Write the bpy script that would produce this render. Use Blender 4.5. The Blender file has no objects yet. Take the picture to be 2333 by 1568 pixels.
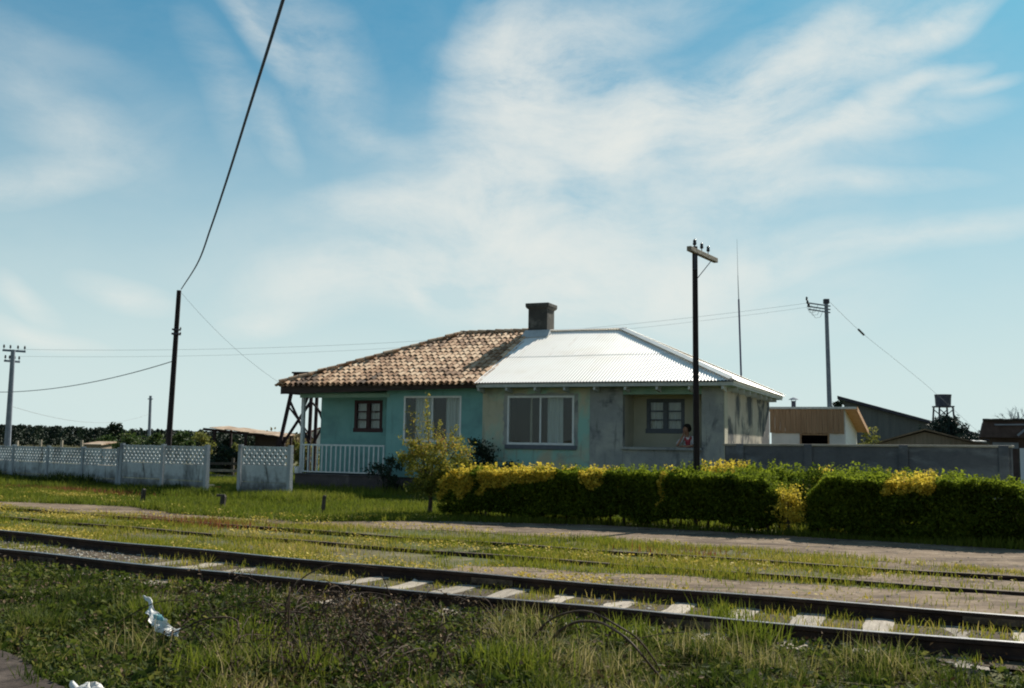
import bpy, math, random
import numpy as np
from mathutils import Vector, Matrix

rng = np.random.default_rng(11)
random.seed(5)
scn = bpy.context.scene
COL = scn.collection

# ------------------------------------------------------------------ camera (eye 1.6 m, 35 mm lens)
FP = 2333 * 35 / 36.0
HOR, ROLL, EYE = 1010.0, 0.016, 1.6
PIT = math.atan((HOR - 784) / FP)
c_f = Vector((0, math.cos(PIT), math.sin(PIT)))
_u0 = Vector((0, -math.sin(PIT), math.cos(PIT)))
_r0 = Vector((1, 0, 0))
c_r = _r0 * math.cos(ROLL) + _u0 * math.sin(ROLL)
c_u = _u0 * math.cos(ROLL) - _r0 * math.sin(ROLL)
EYEV = Vector((0, 0, EYE))
cd = bpy.data.cameras.new('camera')
cam = bpy.data.objects.new('camera', cd)
COL.objects.link(cam)
cd.lens = 35; cd.sensor_width = 36; cd.clip_end = 5000; cd.clip_start = 0.05
m = Matrix((c_r, c_u, -c_f)).transposed().to_4x4()
m.translation = EYEV
cam.matrix_world = m
scn.camera = cam


def ray(px, py):
    return (c_f * FP + c_r * (px - 1166.5) + c_u * (784 - py)).normalized()


def gnd(px, py, z=0.0):
    """world point where a sight line meets the level z"""
    d = ray(px, py)
    return EYEV + d * ((z - EYE) / d.z)


def at(px, py, Y):
    """world point on a sight line at the distance Y"""
    d = ray(px, py)
    return EYEV + d * (Y / d.y)


def on_line(A, B, px, py=1040):
    """point of the plan line A-B under a sight line"""
    d = ray(px, py)
    ax, ay = A[0], A[1]; bx, by = B[0] - ax, B[1] - ay
    den = bx * d.y - by * d.x
    t = (ay * d.x - ax * d.y) / den
    return Vector((ax + bx * t, ay + by * t, 0))


# ------------------------------------------------------------------ helpers
def tag(o, label=None, cat=None, group=None, kind=None):
    if label: o['label'] = label
    if cat: o['category'] = cat
    if group: o['group'] = group
    if kind: o['kind'] = kind
    return o


def empty(name, loc=(0, 0, 0), rz=0.0):
    o = bpy.data.objects.new(name, None)
    COL.objects.link(o)
    o.empty_display_size = 0.2
    o.location = loc
    o.rotation_euler = (0, 0, rz)
    return o


def link_mesh(name, me, mat, parent=None):
    o = bpy.data.objects.new(name, me)
    COL.objects.link(o)
    if mat: me.materials.append(mat)
    if parent: o.parent = parent
    return o


class MB:
    def __init__(s):
        s.v = []; s.f = []; s.t = []; s.cur = 0.5

    def add(s, vs, fs):
        n = len(s.v)
        s.v += [tuple(v) for v in vs]
        s.t += [s.cur] * len(vs)
        s.f += [tuple(i + n for i in f) for f in fs]
        return s

    def box(s, x0, x1, y0, y1, z0, z1):
        return s.add([(x0, y0, z0), (x1, y0, z0), (x1, y1, z0), (x0, y1, z0), (x0, y0, z1), (x1, y0, z1), (x1, y1, z1), (x0, y1, z1)],
                     [(0, 3, 2, 1), (4, 5, 6, 7), (0, 1, 5, 4), (1, 2, 6, 5), (2, 3, 7, 6), (3, 0, 4, 7)])

    def hexa(s, b, t):
        n = len(b)
        return s.add(list(b) + list(t), [tuple(range(n))[::-1], tuple(range(n, 2 * n))] + [(i, (i + 1) % n, n + (i + 1) % n, n + i) for i in range(n)])

    def tube(s, pts, r0, r1=None, n=8, cap=True):
        pts = [Vector(p) for p in pts]
        r1 = r0 if r1 is None else r1
        rings = []
        base = len(s.v)
        L = len(pts)
        up = None
        for i, p in enumerate(pts):
            d = (pts[min(i + 1, L - 1)] - pts[max(i - 1, 0)]).normalized()
            if up is None:
                up = Vector((0, 0, 1)) if abs(d.z) < 0.9 else Vector((1, 0, 0))
            a = d.cross(up).normalized(); b = d.cross(a).normalized(); up = -b if False else up
            r = r0 + (r1 - r0) * i / max(1, L - 1)
            rings.append([p + a * (math.cos(2 * math.pi * k / n) * r) + b * (math.sin(2 * math.pi * k / n) * r) for k in range(n)])
        vs = [q for R in rings for q in R]
        fs = []
        for i in range(L - 1):
            for k in range(n):
                k2 = (k + 1) % n
                fs.append((i * n + k, i * n + k2, (i + 1) * n + k2, (i + 1) * n + k))
        if cap:
            fs.append(tuple(range(n))); fs.append(tuple((L - 1) * n + k for k in range(n))[::-1])
        return s.add(vs, fs)

    def beam(s, p, q, w, h):
        """square bar from p to q"""
        p = Vector(p); q = Vector(q)
        d = (q - p).normalized()
        up = Vector((0, 0, 1)) if abs(d.z) < 0.95 else Vector((0, 1, 0))
        a = d.cross(up).normalized() * (w / 2); b = a.cross(d).normalized() * (h / 2)
        return s.hexa([p - a - b, p + a - b, p + a + b, p - a + b], [q - a - b, q + a - b, q + a + b, q - a + b])

    def lathe(s, prof, c=(0, 0, 0), n=16):
        c = Vector(c)
        vs = [c + Vector((r * math.cos(2 * math.pi * k / n), r * math.sin(2 * math.pi * k / n), z)) for r, z in prof for k in range(n)]
        L = len(prof)
        fs = [(i * n + k, i * n + (k + 1) % n, (i + 1) * n + (k + 1) % n, (i + 1) * n + k) for i in range(L - 1) for k in range(n)]
        fs += [tuple(range(n))[::-1], tuple((L - 1) * n + k for k in range(n))]
        return s.add(vs, fs)

    def build(s, name, mat, parent=None, smooth=False, bevel=0.0, recalc=False):
        me = bpy.data.meshes.new(name)
        me.from_pydata(s.v, [], s.f)
        a = me.attributes.new('tint', 'FLOAT', 'POINT')
        a.data.foreach_set('value', s.t)
        if smooth: me.shade_smooth()
        me.update()
        o = link_mesh(name, me, mat, parent)
        if bevel:
            b = o.modifiers.new('bevel', 'BEVEL'); b.width = bevel; b.segments = 2; b.limit_method = 'ANGLE'
        return o


def np_obj(name, V, Q, tint, mat, parent=None, smooth=False):
    me = bpy.data.meshes.new(name)
    me.from_pydata(np.ascontiguousarray(V, dtype=np.float32), [], np.ascontiguousarray(Q, dtype=np.int32))
    a = me.attributes.new('tint', 'FLOAT', 'POINT')
    a.data.foreach_set('value', np.ascontiguousarray(tint, dtype=np.float32))
    if smooth: me.shade_smooth()
    return link_mesh(name, me, mat, parent)


def vnoise(x, y, seed=0):
    """smooth value noise 0..1"""
    xi = np.floor(x).astype(np.int64); yi = np.floor(y).astype(np.int64)
    fx = x - xi; fy = y - yi
    fx = fx * fx * (3 - 2 * fx); fy = fy * fy * (3 - 2 * fy)

    def h(a, b):
        n = (a * 374761393 + b * 668265263 + seed * 974634777) & 0x7fffffff
        n = ((n ^ (n >> 13)) * 1274126177) & 0x7fffffff
        n = n ^ (n >> 16)
        return (n & 0xffff) / 65535.0
    return (h(xi, yi) * (1 - fx) + h(xi + 1, yi) * fx) * (1 - fy) + (h(xi, yi + 1) * (1 - fx) + h(xi + 1, yi + 1) * fx) * fy


def fbm(x, y, seed=0, o=3):
    v = 0; a = 0.5; tot = 0
    for i in range(o):
        v = v + a * vnoise(x * 2 ** i, y * 2 ** i, seed + i * 7); tot += a; a *= 0.5
    return v / tot


# ------------------------------------------------------------------ materials
def lin(c):
    return tuple(((v / 12.92) if v <= 0.04045 else ((v + 0.055) / 1.055) ** 2.4) for v in c)


def new_mat(name):
    m = bpy.data.materials.new(name); m.use_nodes = True
    nt = m.node_tree
    return m, nt, nt.nodes['Principled BSDF']


def ramp(nt, stops):
    r = nt.nodes.new('ShaderNodeValToRGB')
    e = r.color_ramp.elements
    while len(e) < len(stops): e.new(0.5)
    for el, (p, c) in zip(e, stops):
        el.position = p; el.color = (*c, 1)
    return r


def noise(nt, scale, detail=4, rough=0.6, vec=None, dist=0.0):
    n = nt.nodes.new('ShaderNodeTexNoise')
    n.inputs['Scale'].default_value = scale; n.inputs['Detail'].default_value = detail
    n.inputs['Roughness'].default_value = rough; n.inputs['Distortion'].default_value = dist
    if vec is not None: nt.links.new(vec, n.inputs['Vector'])
    return n


def M(name, stops, scale=4.0, rough=0.85, bump=0.0, bscale=None, metallic=0.0, stretch=(1, 1, 1), detail=5, dist=0.0, spec=0.3):
    """noise driven surface in object space; stops = colour ramp"""
    m, nt, b = new_mat(name)
    tc = nt.nodes.new('ShaderNodeTexCoord')
    mp = nt.nodes.new('ShaderNodeMapping'); mp.inputs['Scale'].default_value = stretch
    nt.links.new(tc.outputs['Object'], mp.inputs['Vector'])
    oi = nt.nodes.new('ShaderNodeObjectInfo'); ad = nt.nodes.new('ShaderNodeVectorMath'); ad.operation = 'ADD'
    ml = nt.nodes.new('ShaderNodeMath'); ml.operation = 'MULTIPLY'; ml.inputs[1].default_value = 37.0; nt.links.new(oi.outputs['Random'], ml.inputs[0])
    nt.links.new(mp.outputs['Vector'], ad.inputs[0]); nt.links.new(ml.outputs[0], ad.inputs[1])
    n = noise(nt, scale, detail, 0.6, ad.outputs[0], dist)
    if isinstance(stops[0], float): stops = [(0.3, tuple(c * 0.75 for c in stops)), (0.7, tuple(min(1, c * 1.2) for c in stops))]
    r = ramp(nt, stops)
    nt.links.new(n.outputs['Fac'], r.inputs['Fac'])
    nt.links.new(r.outputs['Color'], b.inputs['Base Color'])
    b.inputs['Roughness'].default_value = rough
    b.inputs['Metallic'].default_value = metallic
    b.inputs['Specular IOR Level'].default_value = spec
    if bump:
        n2 = noise(nt, bscale or scale * 4, 4, 0.65, mp.outputs['Vector'])
        bp = nt.nodes.new('ShaderNodeBump'); bp.inputs['Strength'].default_value = bump; bp.inputs['Distance'].default_value = 0.03
        nt.links.new(n2.outputs['Fac'], bp.inputs['Height'])
        nt.links.new(bp.outputs['Normal'], b.inputs['Normal'])
    return m


def MT(name, stops, rough=0.7, transl=0.35, spec=0.25):
    """colour from the per-piece 'tint' attribute; thin leaves let light through"""
    m, nt, b = new_mat(name)
    a = nt.nodes.new('ShaderNodeAttribute'); a.attribute_name = 'tint'
    r = ramp(nt, stops)
    nt.links.new(a.outputs['Fac'], r.inputs['Fac'])
    nt.links.new(r.outputs['Color'], b.inputs['Base Color'])
    b.inputs['Roughness'].default_value = rough
    b.inputs['Specular IOR Level'].default_value = spec
    if transl:
        t = nt.nodes.new('ShaderNodeBsdfTranslucent')
        nt.links.new(r.outputs['Color'], t.inputs['Color'])
        mx = nt.nodes.new('ShaderNodeMixShader'); mx.inputs['Fac'].default_value = transl
        out = nt.nodes['Material Output']
        nt.links.new(b.outputs[0], mx.inputs[1]); nt.links.new(t.outputs[0], mx.inputs[2])
        nt.links.new(mx.outputs[0], out.inputs['Surface'])
    return m


def layered(name, base, patches, rough=0.9, bump=0.25, bscale=30):
    """base stops plus noise patches: (colour, scale, lo, hi, stretch, seed offset)"""
    m, nt, b = new_mat(name)
    tc = nt.nodes.new('ShaderNodeTexCoord')
    n = noise(nt, 1.6, 6, 0.65, tc.outputs['Object'])
    col = ramp(nt, base); nt.links.new(n.outputs['Fac'], col.inputs['Fac'])
    cur = col.outputs['Color']
    for i, (c, sc, lo, hi, st, off) in enumerate(patches):
        mp = nt.nodes.new('ShaderNodeMapping'); mp.inputs['Scale'].default_value = st; mp.inputs['Location'].default_value = (off, off * 0.7, off * 1.3)
        nt.links.new(tc.outputs['Object'], mp.inputs['Vector'])
        k = noise(nt, sc, 6, 0.62, mp.outputs['Vector'], 0.4)
        rp = ramp(nt, [(lo, (0, 0, 0)), (hi, (1, 1, 1))])
        nt.links.new(k.outputs['Fac'], rp.inputs['Fac'])
        mx = nt.nodes.new('ShaderNodeMix'); mx.data_type = 'RGBA'
        nt.links.new(rp.outputs['Color'], mx.inputs[0])
        nt.links.new(cur, mx.inputs[6]); mx.inputs[7].default_value = (*c, 1)
        cur = mx.outputs[2]
    nt.links.new(cur, b.inputs['Base Color'])
    b.inputs['Roughness'].default_value = rough
    b.inputs['Specular IOR Level'].default_value = 0.2
    n2 = noise(nt, bscale, 4, 0.6, tc.outputs['Object'])
    bp = nt.nodes.new('ShaderNodeBump'); bp.inputs['Strength'].default_value = bump; bp.inputs['Distance'].default_value = 0.02
    nt.links.new(n2.outputs['Fac'], bp.inputs['Height']); nt.links.new(bp.outputs['Normal'], b.inputs['Normal'])
    return m


def foot_dirt(m, z0, z1, col):
    """mud splashed up from the ground, ragged upper edge"""
    nt = m.node_tree; b = nt.nodes['Principled BSDF']
    src = b.inputs['Base Color'].links[0].from_socket
    tc = nt.nodes.new('ShaderNodeTexCoord'); sp = nt.nodes.new('ShaderNodeSeparateXYZ'); nt.links.new(tc.outputs['Object'], sp.inputs[0])
    n = noise(nt, 3.5, 5, 0.65, tc.outputs['Object'])
    a = nt.nodes.new('ShaderNodeMath'); a.operation = 'MULTIPLY_ADD'; a.inputs[1].default_value = -1.1; nt.links.new(n.outputs['Fac'], a.inputs[0]); nt.links.new(sp.outputs['Z'], a.inputs[2])
    mr = nt.nodes.new('ShaderNodeMapRange'); mr.inputs[1].default_value = z0 - .55; mr.inputs[2].default_value = z1 - .55; mr.inputs[3].default_value = .85; mr.inputs[4].default_value = 0.0
    nt.links.new(a.outputs[0], mr.inputs[0])
    mx = nt.nodes.new('ShaderNodeMix'); mx.data_type = 'RGBA'; nt.links.new(mr.outputs[0], mx.inputs[0]); nt.links.new(src, mx.inputs[6]); mx.inputs[7].default_value = (*col, 1)
    nt.links.new(mx.outputs[2], b.inputs['Base Color'])


def wood(name, c1, c2, c3, scale=3.0, stretch=(12, 12, 1), rough=0.85):
    return M(name, [(0.25, c1), (0.5, c2), (0.75, c3)], scale, rough, 0.5, scale * 3, 0, stretch, 6)


X = {}
X['soil'] = layered('soil', [(0.3, (0.075, 0.062, 0.035)), (0.5, (0.12, 0.105, 0.055)), (0.7, (0.17, 0.15, 0.085))],
                    [((0.07, 0.085, 0.022), 0.5, 0.42, 0.58, (1, 1, 1), 3.0), ((0.2, 0.17, 0.11), 2.2, 0.55, 0.68, (1, 1, 1), 9.0)], 1.0, 0.8, 9)
X['dirt'] = layered('dirt', [(0.3, (0.145, 0.105, 0.07)), (0.5, (0.205, 0.15, 0.102)), (0.7, (0.27, 0.205, 0.142))],
                    [((0.085, 0.06, 0.043), 1.6, 0.47, 0.62, (0.6, 1.6, 1), 4.0), ((0.31, 0.245, 0.19), 7.0, 0.56, 0.7, (1, 1, 1), 1.0), ((0.09, 0.10, 0.03), 2.6, 0.62, 0.72, (1, 1, 1), 7.0)], 1.0, 0.9, 14)
X['verge'] = layered('verge_soil', [(0.3, (0.035, 0.027, 0.022)), (0.5, (0.065, 0.05, 0.042)), (0.7, (0.11, 0.088, 0.074))], [((0.03, 0.024, 0.02), 1.8, 0.5, 0.62, (1, 1, 1), 4.0)], 1.0, 0.9, 18)  # soil tone lowered to carry the verge's shadowy look in the colour
X['gravelbed'] = layered('gravel_bed', [(0.3, (0.05, 0.038, 0.026)), (0.5, (0.085, 0.065, 0.042)), (0.7, (0.13, 0.10, 0.066))],
                         [((0.10, 0.088, 0.045), 0.9, 0.48, 0.62, (1, 1, 1), 5.0), ((0.07, 0.05, 0.035), 2.5, 0.52, 0.64, (1, 1, 1), 2.0)], 1.0, 0.9, 20)
X['stone'] = MT('stone', [(0, (0.16, 0.14, 0.11)), (0.5, (0.30, 0.27, 0.22)), (1, (0.45, 0.42, 0.36))], 0.9, 0)
X['rail'] = M('rail_steel', [(0.35, (0.020, 0.012, 0.010)), (0.65, (0.06, 0.034, 0.024))], 5, 0.8, 0.3)
X['railtop'] = M('rail_head', [(0.3, (0.16, 0.15, 0.15)), (0.7, (0.30, 0.29, 0.29))], 4, 0.35, 0.1, None, 0.9, (1, 1, 1))
X['railrust'] = M('rail_rust', [(0.35, (0.07, 0.05, 0.035)), (0.65, (0.17, 0.125, 0.085))], 9, 0.85, 0.4)
X['sleeper'] = wood('sleeper_wood', (0.19, 0.155, 0.12), (0.36, 0.31, 0.25), (0.50, 0.44, 0.36), 2.0, (16, 1.2, 3))
def vary(m, lo, hi):
    """each object of this material gets its own lightness"""
    nt = m.node_tree; b = nt.nodes['Principled BSDF']; src = b.inputs['Base Color'].links[0].from_socket
    oi = nt.nodes.new('ShaderNodeObjectInfo'); mr = nt.nodes.new('ShaderNodeMapRange'); mr.inputs[3].default_value = lo; mr.inputs[4].default_value = hi
    nt.links.new(oi.outputs['Random'], mr.inputs[0])
    hs = nt.nodes.new('ShaderNodeHueSaturation'); nt.links.new(mr.outputs[0], hs.inputs['Value']); nt.links.new(src, hs.inputs['Color']); nt.links.new(hs.outputs[0], b.inputs['Base Color'])
vary(X['sleeper'], .62, 1.3)
X['teal'] = layered('teal_paint', [(0.3, (0.17, 0.365, 0.355)), (0.7, (0.21, 0.42, 0.405))],
                    [((0.14, 0.28, 0.28), 0.8, 0.52, 0.72, (1, 1, 1.5), 2.0), ((0.23, 0.40, 0.36), 5, 0.62, 0.74, (1, 1, 0.6), 8.0)], 0.85, 0.15, 40)
X['khaki'] = layered('worn_paint', [(0.3, (0.42, 0.40, 0.29)), (0.7, (0.53, 0.50, 0.37))],
                     [((0.30, 0.53, 0.46), 0.75, 0.44, 0.58, (1.0, 1, 0.8), 17.3), ((0.30, 0.31, 0.26), 1.5, 0.56, 0.70, (1, 1, 1), 6.0), ((0.46, 0.44, 0.36), 3, 0.58, 0.70, (1, 1, 1), 1.5)], 0.9, 0.25, 30)
X['plaster'] = layered('grey_plaster', [(0.3, (0.23, 0.24, 0.24)), (0.7, (0.33, 0.34, 0.335))],
                       [((0.42, 0.42, 0.385), 1.0, 0.46, 0.66, (1, 1, 1), 3.7), ((0.10, 0.105, 0.12), 2.0, 0.55, 0.70, (1, 1, 0.8), 11.0)], 0.95, 0.4, 22)
X['sideplaster'] = layered('stained_plaster', [(0.3, (0.46, 0.40, 0.32)), (0.7, (0.56, 0.50, 0.41))],
                           [((0.09, 0.095, 0.10), 0.9, 0.44, 0.56, (1, 1, 0.7), 5.2), ((0.52, 0.48, 0.40), 1.4, 0.56, 0.66, (1, 1, 1), 13.0)], 0.95, 0.4, 22)
X['cream'] = M('cream_plaster', [(0.3, (0.42, 0.40, 0.31)), (0.7, (0.52, 0.49, 0.39))], 1.5, 0.9, 0.2, 20)
X['inner'] = M('porch_plaster', [(0.3, (0.40, 0.39, 0.30)), (0.7, (0.50, 0.48, 0.38))], 1.2, 0.9, 0.2, 20)
X['plinth'] = layered('plinth_concrete', [(0.3, (0.055, 0.05, 0.055)), (0.7, (0.11, 0.10, 0.10))], [((0.16, 0.15, 0.14), 2, 0.58, 0.7, (1, 1, 1), 4)], 0.95, 0.4, 18)
X['brownwood'] = wood('dark_fascia_wood', (0.028, 0.020, 0.018), (0.05, 0.036, 0.032), (0.08, 0.06, 0.05), 2.0, (1, 8, 8))
X['frame_brown'] = M('dark_brown_paint', [(0.3, (0.035, 0.014, 0.016)), (0.7, (0.055, 0.022, 0.024))], 8, 0.6, 0.1)
X['frame_grey'] = M('slate_paint', [(0.3, (0.10, 0.115, 0.14)), (0.7, (0.14, 0.155, 0.18))], 8, 0.7, 0.1)
X['white'] = M('white_paint', [(0.3, (0.66, 0.68, 0.68)), (0.7, (0.80, 0.81, 0.80))], 6, 0.6, 0.08, 40)
X['palegrey'] = M('pale_grey_paint', [(0.3, (0.42, 0.46, 0.47)), (0.7, (0.55, 0.58, 0.58))], 5, 0.7, 0.1, 30)
X['railpaint'] = M('railing_paint', [(0.3, (0.52, 0.58, 0.58)), (0.7, (0.66, 0.71, 0.70))], 8, 0.65, 0.1, 40)
X['soffit'] = M('soffit_paint', [(0.3, (0.20, 0.34, 0.28)), (0.7, (0.28, 0.42, 0.34))], 3, 0.85, 0.1)
X['zinc'] = M('zinc_sheet', [(0.25, (0.86, 0.80, 0.71)), (0.45, (0.94, 0.90, 0.83)), (0.75, (0.97, 0.94, 0.88))], 0.9, 0.45, 0.0, None, 0.0, (1, 1, 1), 3, 0.0, 0.7)
def rust(m, col, scale, lo, hi, stretch):
    nt = m.node_tree; b = nt.nodes['Principled BSDF']; src = b.inputs['Base Color'].links[0].from_socket
    tc = nt.nodes.new('ShaderNodeTexCoord'); mp = nt.nodes.new('ShaderNodeMapping'); mp.inputs['Scale'].default_value = stretch; nt.links.new(tc.outputs['Object'], mp.inputs['Vector'])
    n = noise(nt, scale, 6, 0.65, mp.outputs['Vector']); rp = ramp(nt, [(lo, (0, 0, 0)), (hi, (1, 1, 1))]); nt.links.new(n.outputs['Fac'], rp.inputs['Fac'])
    mx = nt.nodes.new('ShaderNodeMix'); mx.data_type = 'RGBA'; nt.links.new(rp.outputs['Color'], mx.inputs[0]); nt.links.new(src, mx.inputs[6]); mx.inputs[7].default_value = (*col, 1)
    nt.links.new(mx.outputs[2], b.inputs['Base Color'])
rust(X['zinc'], (0.66, 0.55, 0.44), 1.1, .60, .78, (3.5, .45, .45))
# rain streaks under eaves and sills
rust(X['teal'], (0.11, 0.22, 0.21), 1.5, .58, .74, (5, 5, .5))
rust(X['khaki'], (0.25, 0.25, 0.20), 1.5, .57, .74, (5, 5, .5))
rust(X['plaster'], (0.11, 0.115, 0.115), 1.6, .58, .74, (4, 4, .5))
X['zinccap'] = M('zinc_flashing', [(0.3, (0.72, 0.68, 0.62)), (0.7, (0.85, 0.82, 0.77))], 3, 0.45, 0.1, None, 0.45)
X['tile'] = MT('clay_tile', [(0, (0.10, 0.065, 0.045)), (0.3, (0.36, 0.205, 0.115)), (0.6, (0.62, 0.415, 0.26)), (1, (0.80, 0.62, 0.43))], 0.8, 0, 0.3)
X['deck'] = M('roof_boards', [(0.3, (0.03, 0.024, 0.02)), (0.7, (0.05, 0.04, 0.035))], 5, 0.9)
X['soot'] = layered('sooty_render', [(0.3, (0.05, 0.05, 0.048)), (0.7, (0.09, 0.088, 0.08))], [((0.16, 0.155, 0.14), 2.5, 0.55, 0.7, (1, 1, 1), 4)], 0.95, 0.5, 16)
X['pole'] = wood('tarred_pole', (0.012, 0.009, 0.010), (0.022, 0.016, 0.017), (0.04, 0.03, 0.03), 3.0, (10, 10, 0.6))
X['concpole'] = M('concrete_pole', [(0.3, (0.17, 0.20, 0.25)), (0.7, (0.25, 0.28, 0.33))], 3, 0.9, 0.2, 20)
X['greywood'] = wood('weathered_wood', (0.13, 0.115, 0.09), (0.26, 0.23, 0.18), (0.42, 0.38, 0.30), 3.0, (3, 3, 3))
X['darkstake'] = wood('stake_wood', (0.03, 0.025, 0.022), (0.07, 0.06, 0.05), (0.13, 0.115, 0.10), 4.0, (8, 8, 1))
X['towerwood'] = wood('tower_wood', (0.018, 0.011, 0.013), (0.035, 0.02, 0.024), (0.06, 0.038, 0.04), 4.0, (6, 6, 1))
X['ceramic'] = M('insulator_glaze', [(0.3, (0.02, 0.02, 0.025)), (0.7, (0.04, 0.04, 0.05))], 4, 0.3)
X['iron'] = M('painted_iron', [(0.3, (0.035, 0.035, 0.05)), (0.7, (0.07, 0.07, 0.09))], 6, 0.6)
X['mast'] = M('blue_mast_paint', [(0.3, (0.05, 0.05, 0.12)), (0.7, (0.09, 0.085, 0.17))], 3, 0.5)
X['cablemat'] = M('cable_sheath', [(0.3, (0.035, 0.06, 0.13)), (0.7, (0.07, 0.11, 0.20))], 60, 0.6)
X['wire'] = M('thin_wire', [(0.3, (0.22, 0.25, 0.27)), (0.7, (0.32, 0.35, 0.37))], 6, 0.6)
X['panel'] = layered('whitewashed_concrete', [(0.3, (0.44, 0.49, 0.51)), (0.7, (0.58, 0.62, 0.63))],
                     [((0.24, 0.26, 0.27), 1.6, 0.48, 0.64, (1, 1, 0.5), 7.0), ((0.13, 0.135, 0.13), 3.0, 0.58, 0.70, (1, 1, 0.35), 2.0)], 0.95, 0.4, 25)
foot_dirt(X['panel'], .18, .62, (0.10, 0.10, 0.095))
X['panelpost'] = layered('post_concrete', [(0.3, (0.30, 0.34, 0.37)), (0.7, (0.42, 0.45, 0.47))], [((0.16, 0.17, 0.20), 2.0, 0.55, 0.7, (1, 1, 0.4), 3.0)], 0.95, 0.4, 25)
X['greywall'] = layered('grey_render', [(0.3, (0.10, 0.102, 0.11)), (0.7, (0.15, 0.15, 0.16))],
                        [((0.25, 0.26, 0.275), 0.8, 0.52, 0.68, (0.8, 1, 1.8), 3.0), ((0.085, 0.09, 0.105), 1.4, 0.54, 0.68, (0.7, 1, 1.5), 8.0)], 0.95, 0.5, 14)
X['coping'] = M('coping_concrete', [(0.3, (0.36, 0.31, 0.25)), (0.7, (0.50, 0.44, 0.36))], 3, 0.95, 0.3, 20)
X['bluewhite'] = M('whitewashed_boards', [(0.3, (0.50, 0.55, 0.62)), (0.7, (0.62, 0.67, 0.74))], 3, 0.85, 0.2, 20, 0, (6, 6, 0.6))
X['fasciaboards'] = wood('raw_pine_boards', (0.20, 0.125, 0.075), (0.29, 0.19, 0.12), (0.37, 0.26, 0.17), 2.5, (9, 9, 0.5))
X['bargewood'] = M('orange_board', [(0.3, (0.50, 0.26, 0.12)), (0.7, (0.62, 0.36, 0.19))], 4, 0.8, 0.2)
X['shedwall'] = M('pale_panels', [(0.3, (0.50, 0.53, 0.55)), (0.7, (0.62, 0.64, 0.66))], 2, 0.85, 0.1)
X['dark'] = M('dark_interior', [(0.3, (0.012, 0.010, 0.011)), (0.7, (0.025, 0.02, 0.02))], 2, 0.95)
X['barn'] = M('weathered_sheet', [(0.3, (0.095, 0.105, 0.105)), (0.7, (0.14, 0.15, 0.148))], 1.2, 0.8, 0.0, None, 0, (6, 6, 0.4))
X['barnroof'] = M('dark_roof_edge', [(0.3, (0.03, 0.03, 0.045)), (0.7, (0.06, 0.058, 0.075))], 2, 0.8)
X['rustroof'] = M('rusty_sheet', [(0.3, (0.18, 0.10, 0.06)), (0.5, (0.36, 0.26, 0.18)), (0.7, (0.52, 0.43, 0.33))], 1.6, 0.8, 0.2, None, 0.1)
X['brownroof'] = M('brown_roof', [(0.3, (0.14, 0.10, 0.065)), (0.7, (0.24, 0.18, 0.12))], 2, 0.9, 0.2)
X['gablewall'] = M('brownish_boards', [(0.3, (0.20, 0.165, 0.12)), (0.7, (0.30, 0.25, 0.19))], 2, 0.9, 0.0, None, 0, (5, 5, 0.4))
X['redroof'] = M('red_roof', [(0.3, (0.42, 0.13, 0.06)), (0.7, (0.55, 0.20, 0.10))], 2, 0.85)
X['tankmetal'] = M('tank_sheet', [(0.3, (0.05, 0.055, 0.075)), (0.7, (0.10, 0.105, 0.13))], 3, 0.6, 0.0, None, 0.3)
X['brickdark'] = M('dark_boards', [(0.3, (0.05, 0.035, 0.032)), (0.7, (0.09, 0.065, 0.06))], 3, 0.9, 0.3)
X['plastic'] = M('white_plastic_bag', [(0.3, (0.60, 0.59, 0.56)), (0.7, (0.80, 0.79, 0.75))], 8, 0.45, 0.3, 30)
X['tealprint'] = M('teal_print', [(0.3, (0.20, 0.48, 0.50)), (0.7, (0.35, 0.60, 0.62))], 8, 0.5)
X['redboard'] = M('red_paint', [(0.3, (0.45, 0.07, 0.045)), (0.7, (0.60, 0.13, 0.07))], 8, 0.7)
X['creamboard'] = M('cream_paint', [(0.3, (0.55, 0.48, 0.36)), (0.7, (0.65, 0.58, 0.45))], 8, 0.7)
X['skin'] = M('skin', [(0.3, (0.33, 0.17, 0.11)), (0.7, (0.40, 0.215, 0.145))], 20, 0.6)
X['hair'] = M('dark_hair', [(0.3, (0.010, 0.007, 0.006)), (0.7, (0.03, 0.02, 0.016))], 60, 0.5, 0.6, 90)
X['shirt'] = M('white_cotton', [(0.3, (0.70, 0.72, 0.76)), (0.7, (0.82, 0.84, 0.87))], 12, 0.9, 0.2)
X['red'] = M('red_cotton', [(0.3, (0.38, 0.045, 0.065)), (0.7, (0.50, 0.075, 0.095))], 12, 0.9, 0.2)
X['trousers'] = M('navy_cotton', [(0.3, (0.03, 0.035, 0.06)), (0.7, (0.05, 0.055, 0.085))], 12, 0.9, 0.2)
X['curtain'] = M('curtain_cloth', [(0.3, (0.66, 0.66, 0.63)), (0.7, (0.84, 0.84, 0.81))], 2, 0.95, 0.3, 6, 0, (9, 9, 0.6))
X['bark'] = M('bark', [(0.3, (0.045, 0.035, 0.028)), (0.7, (0.10, 0.08, 0.065))], 12, 0.95, 0.5)

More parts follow.
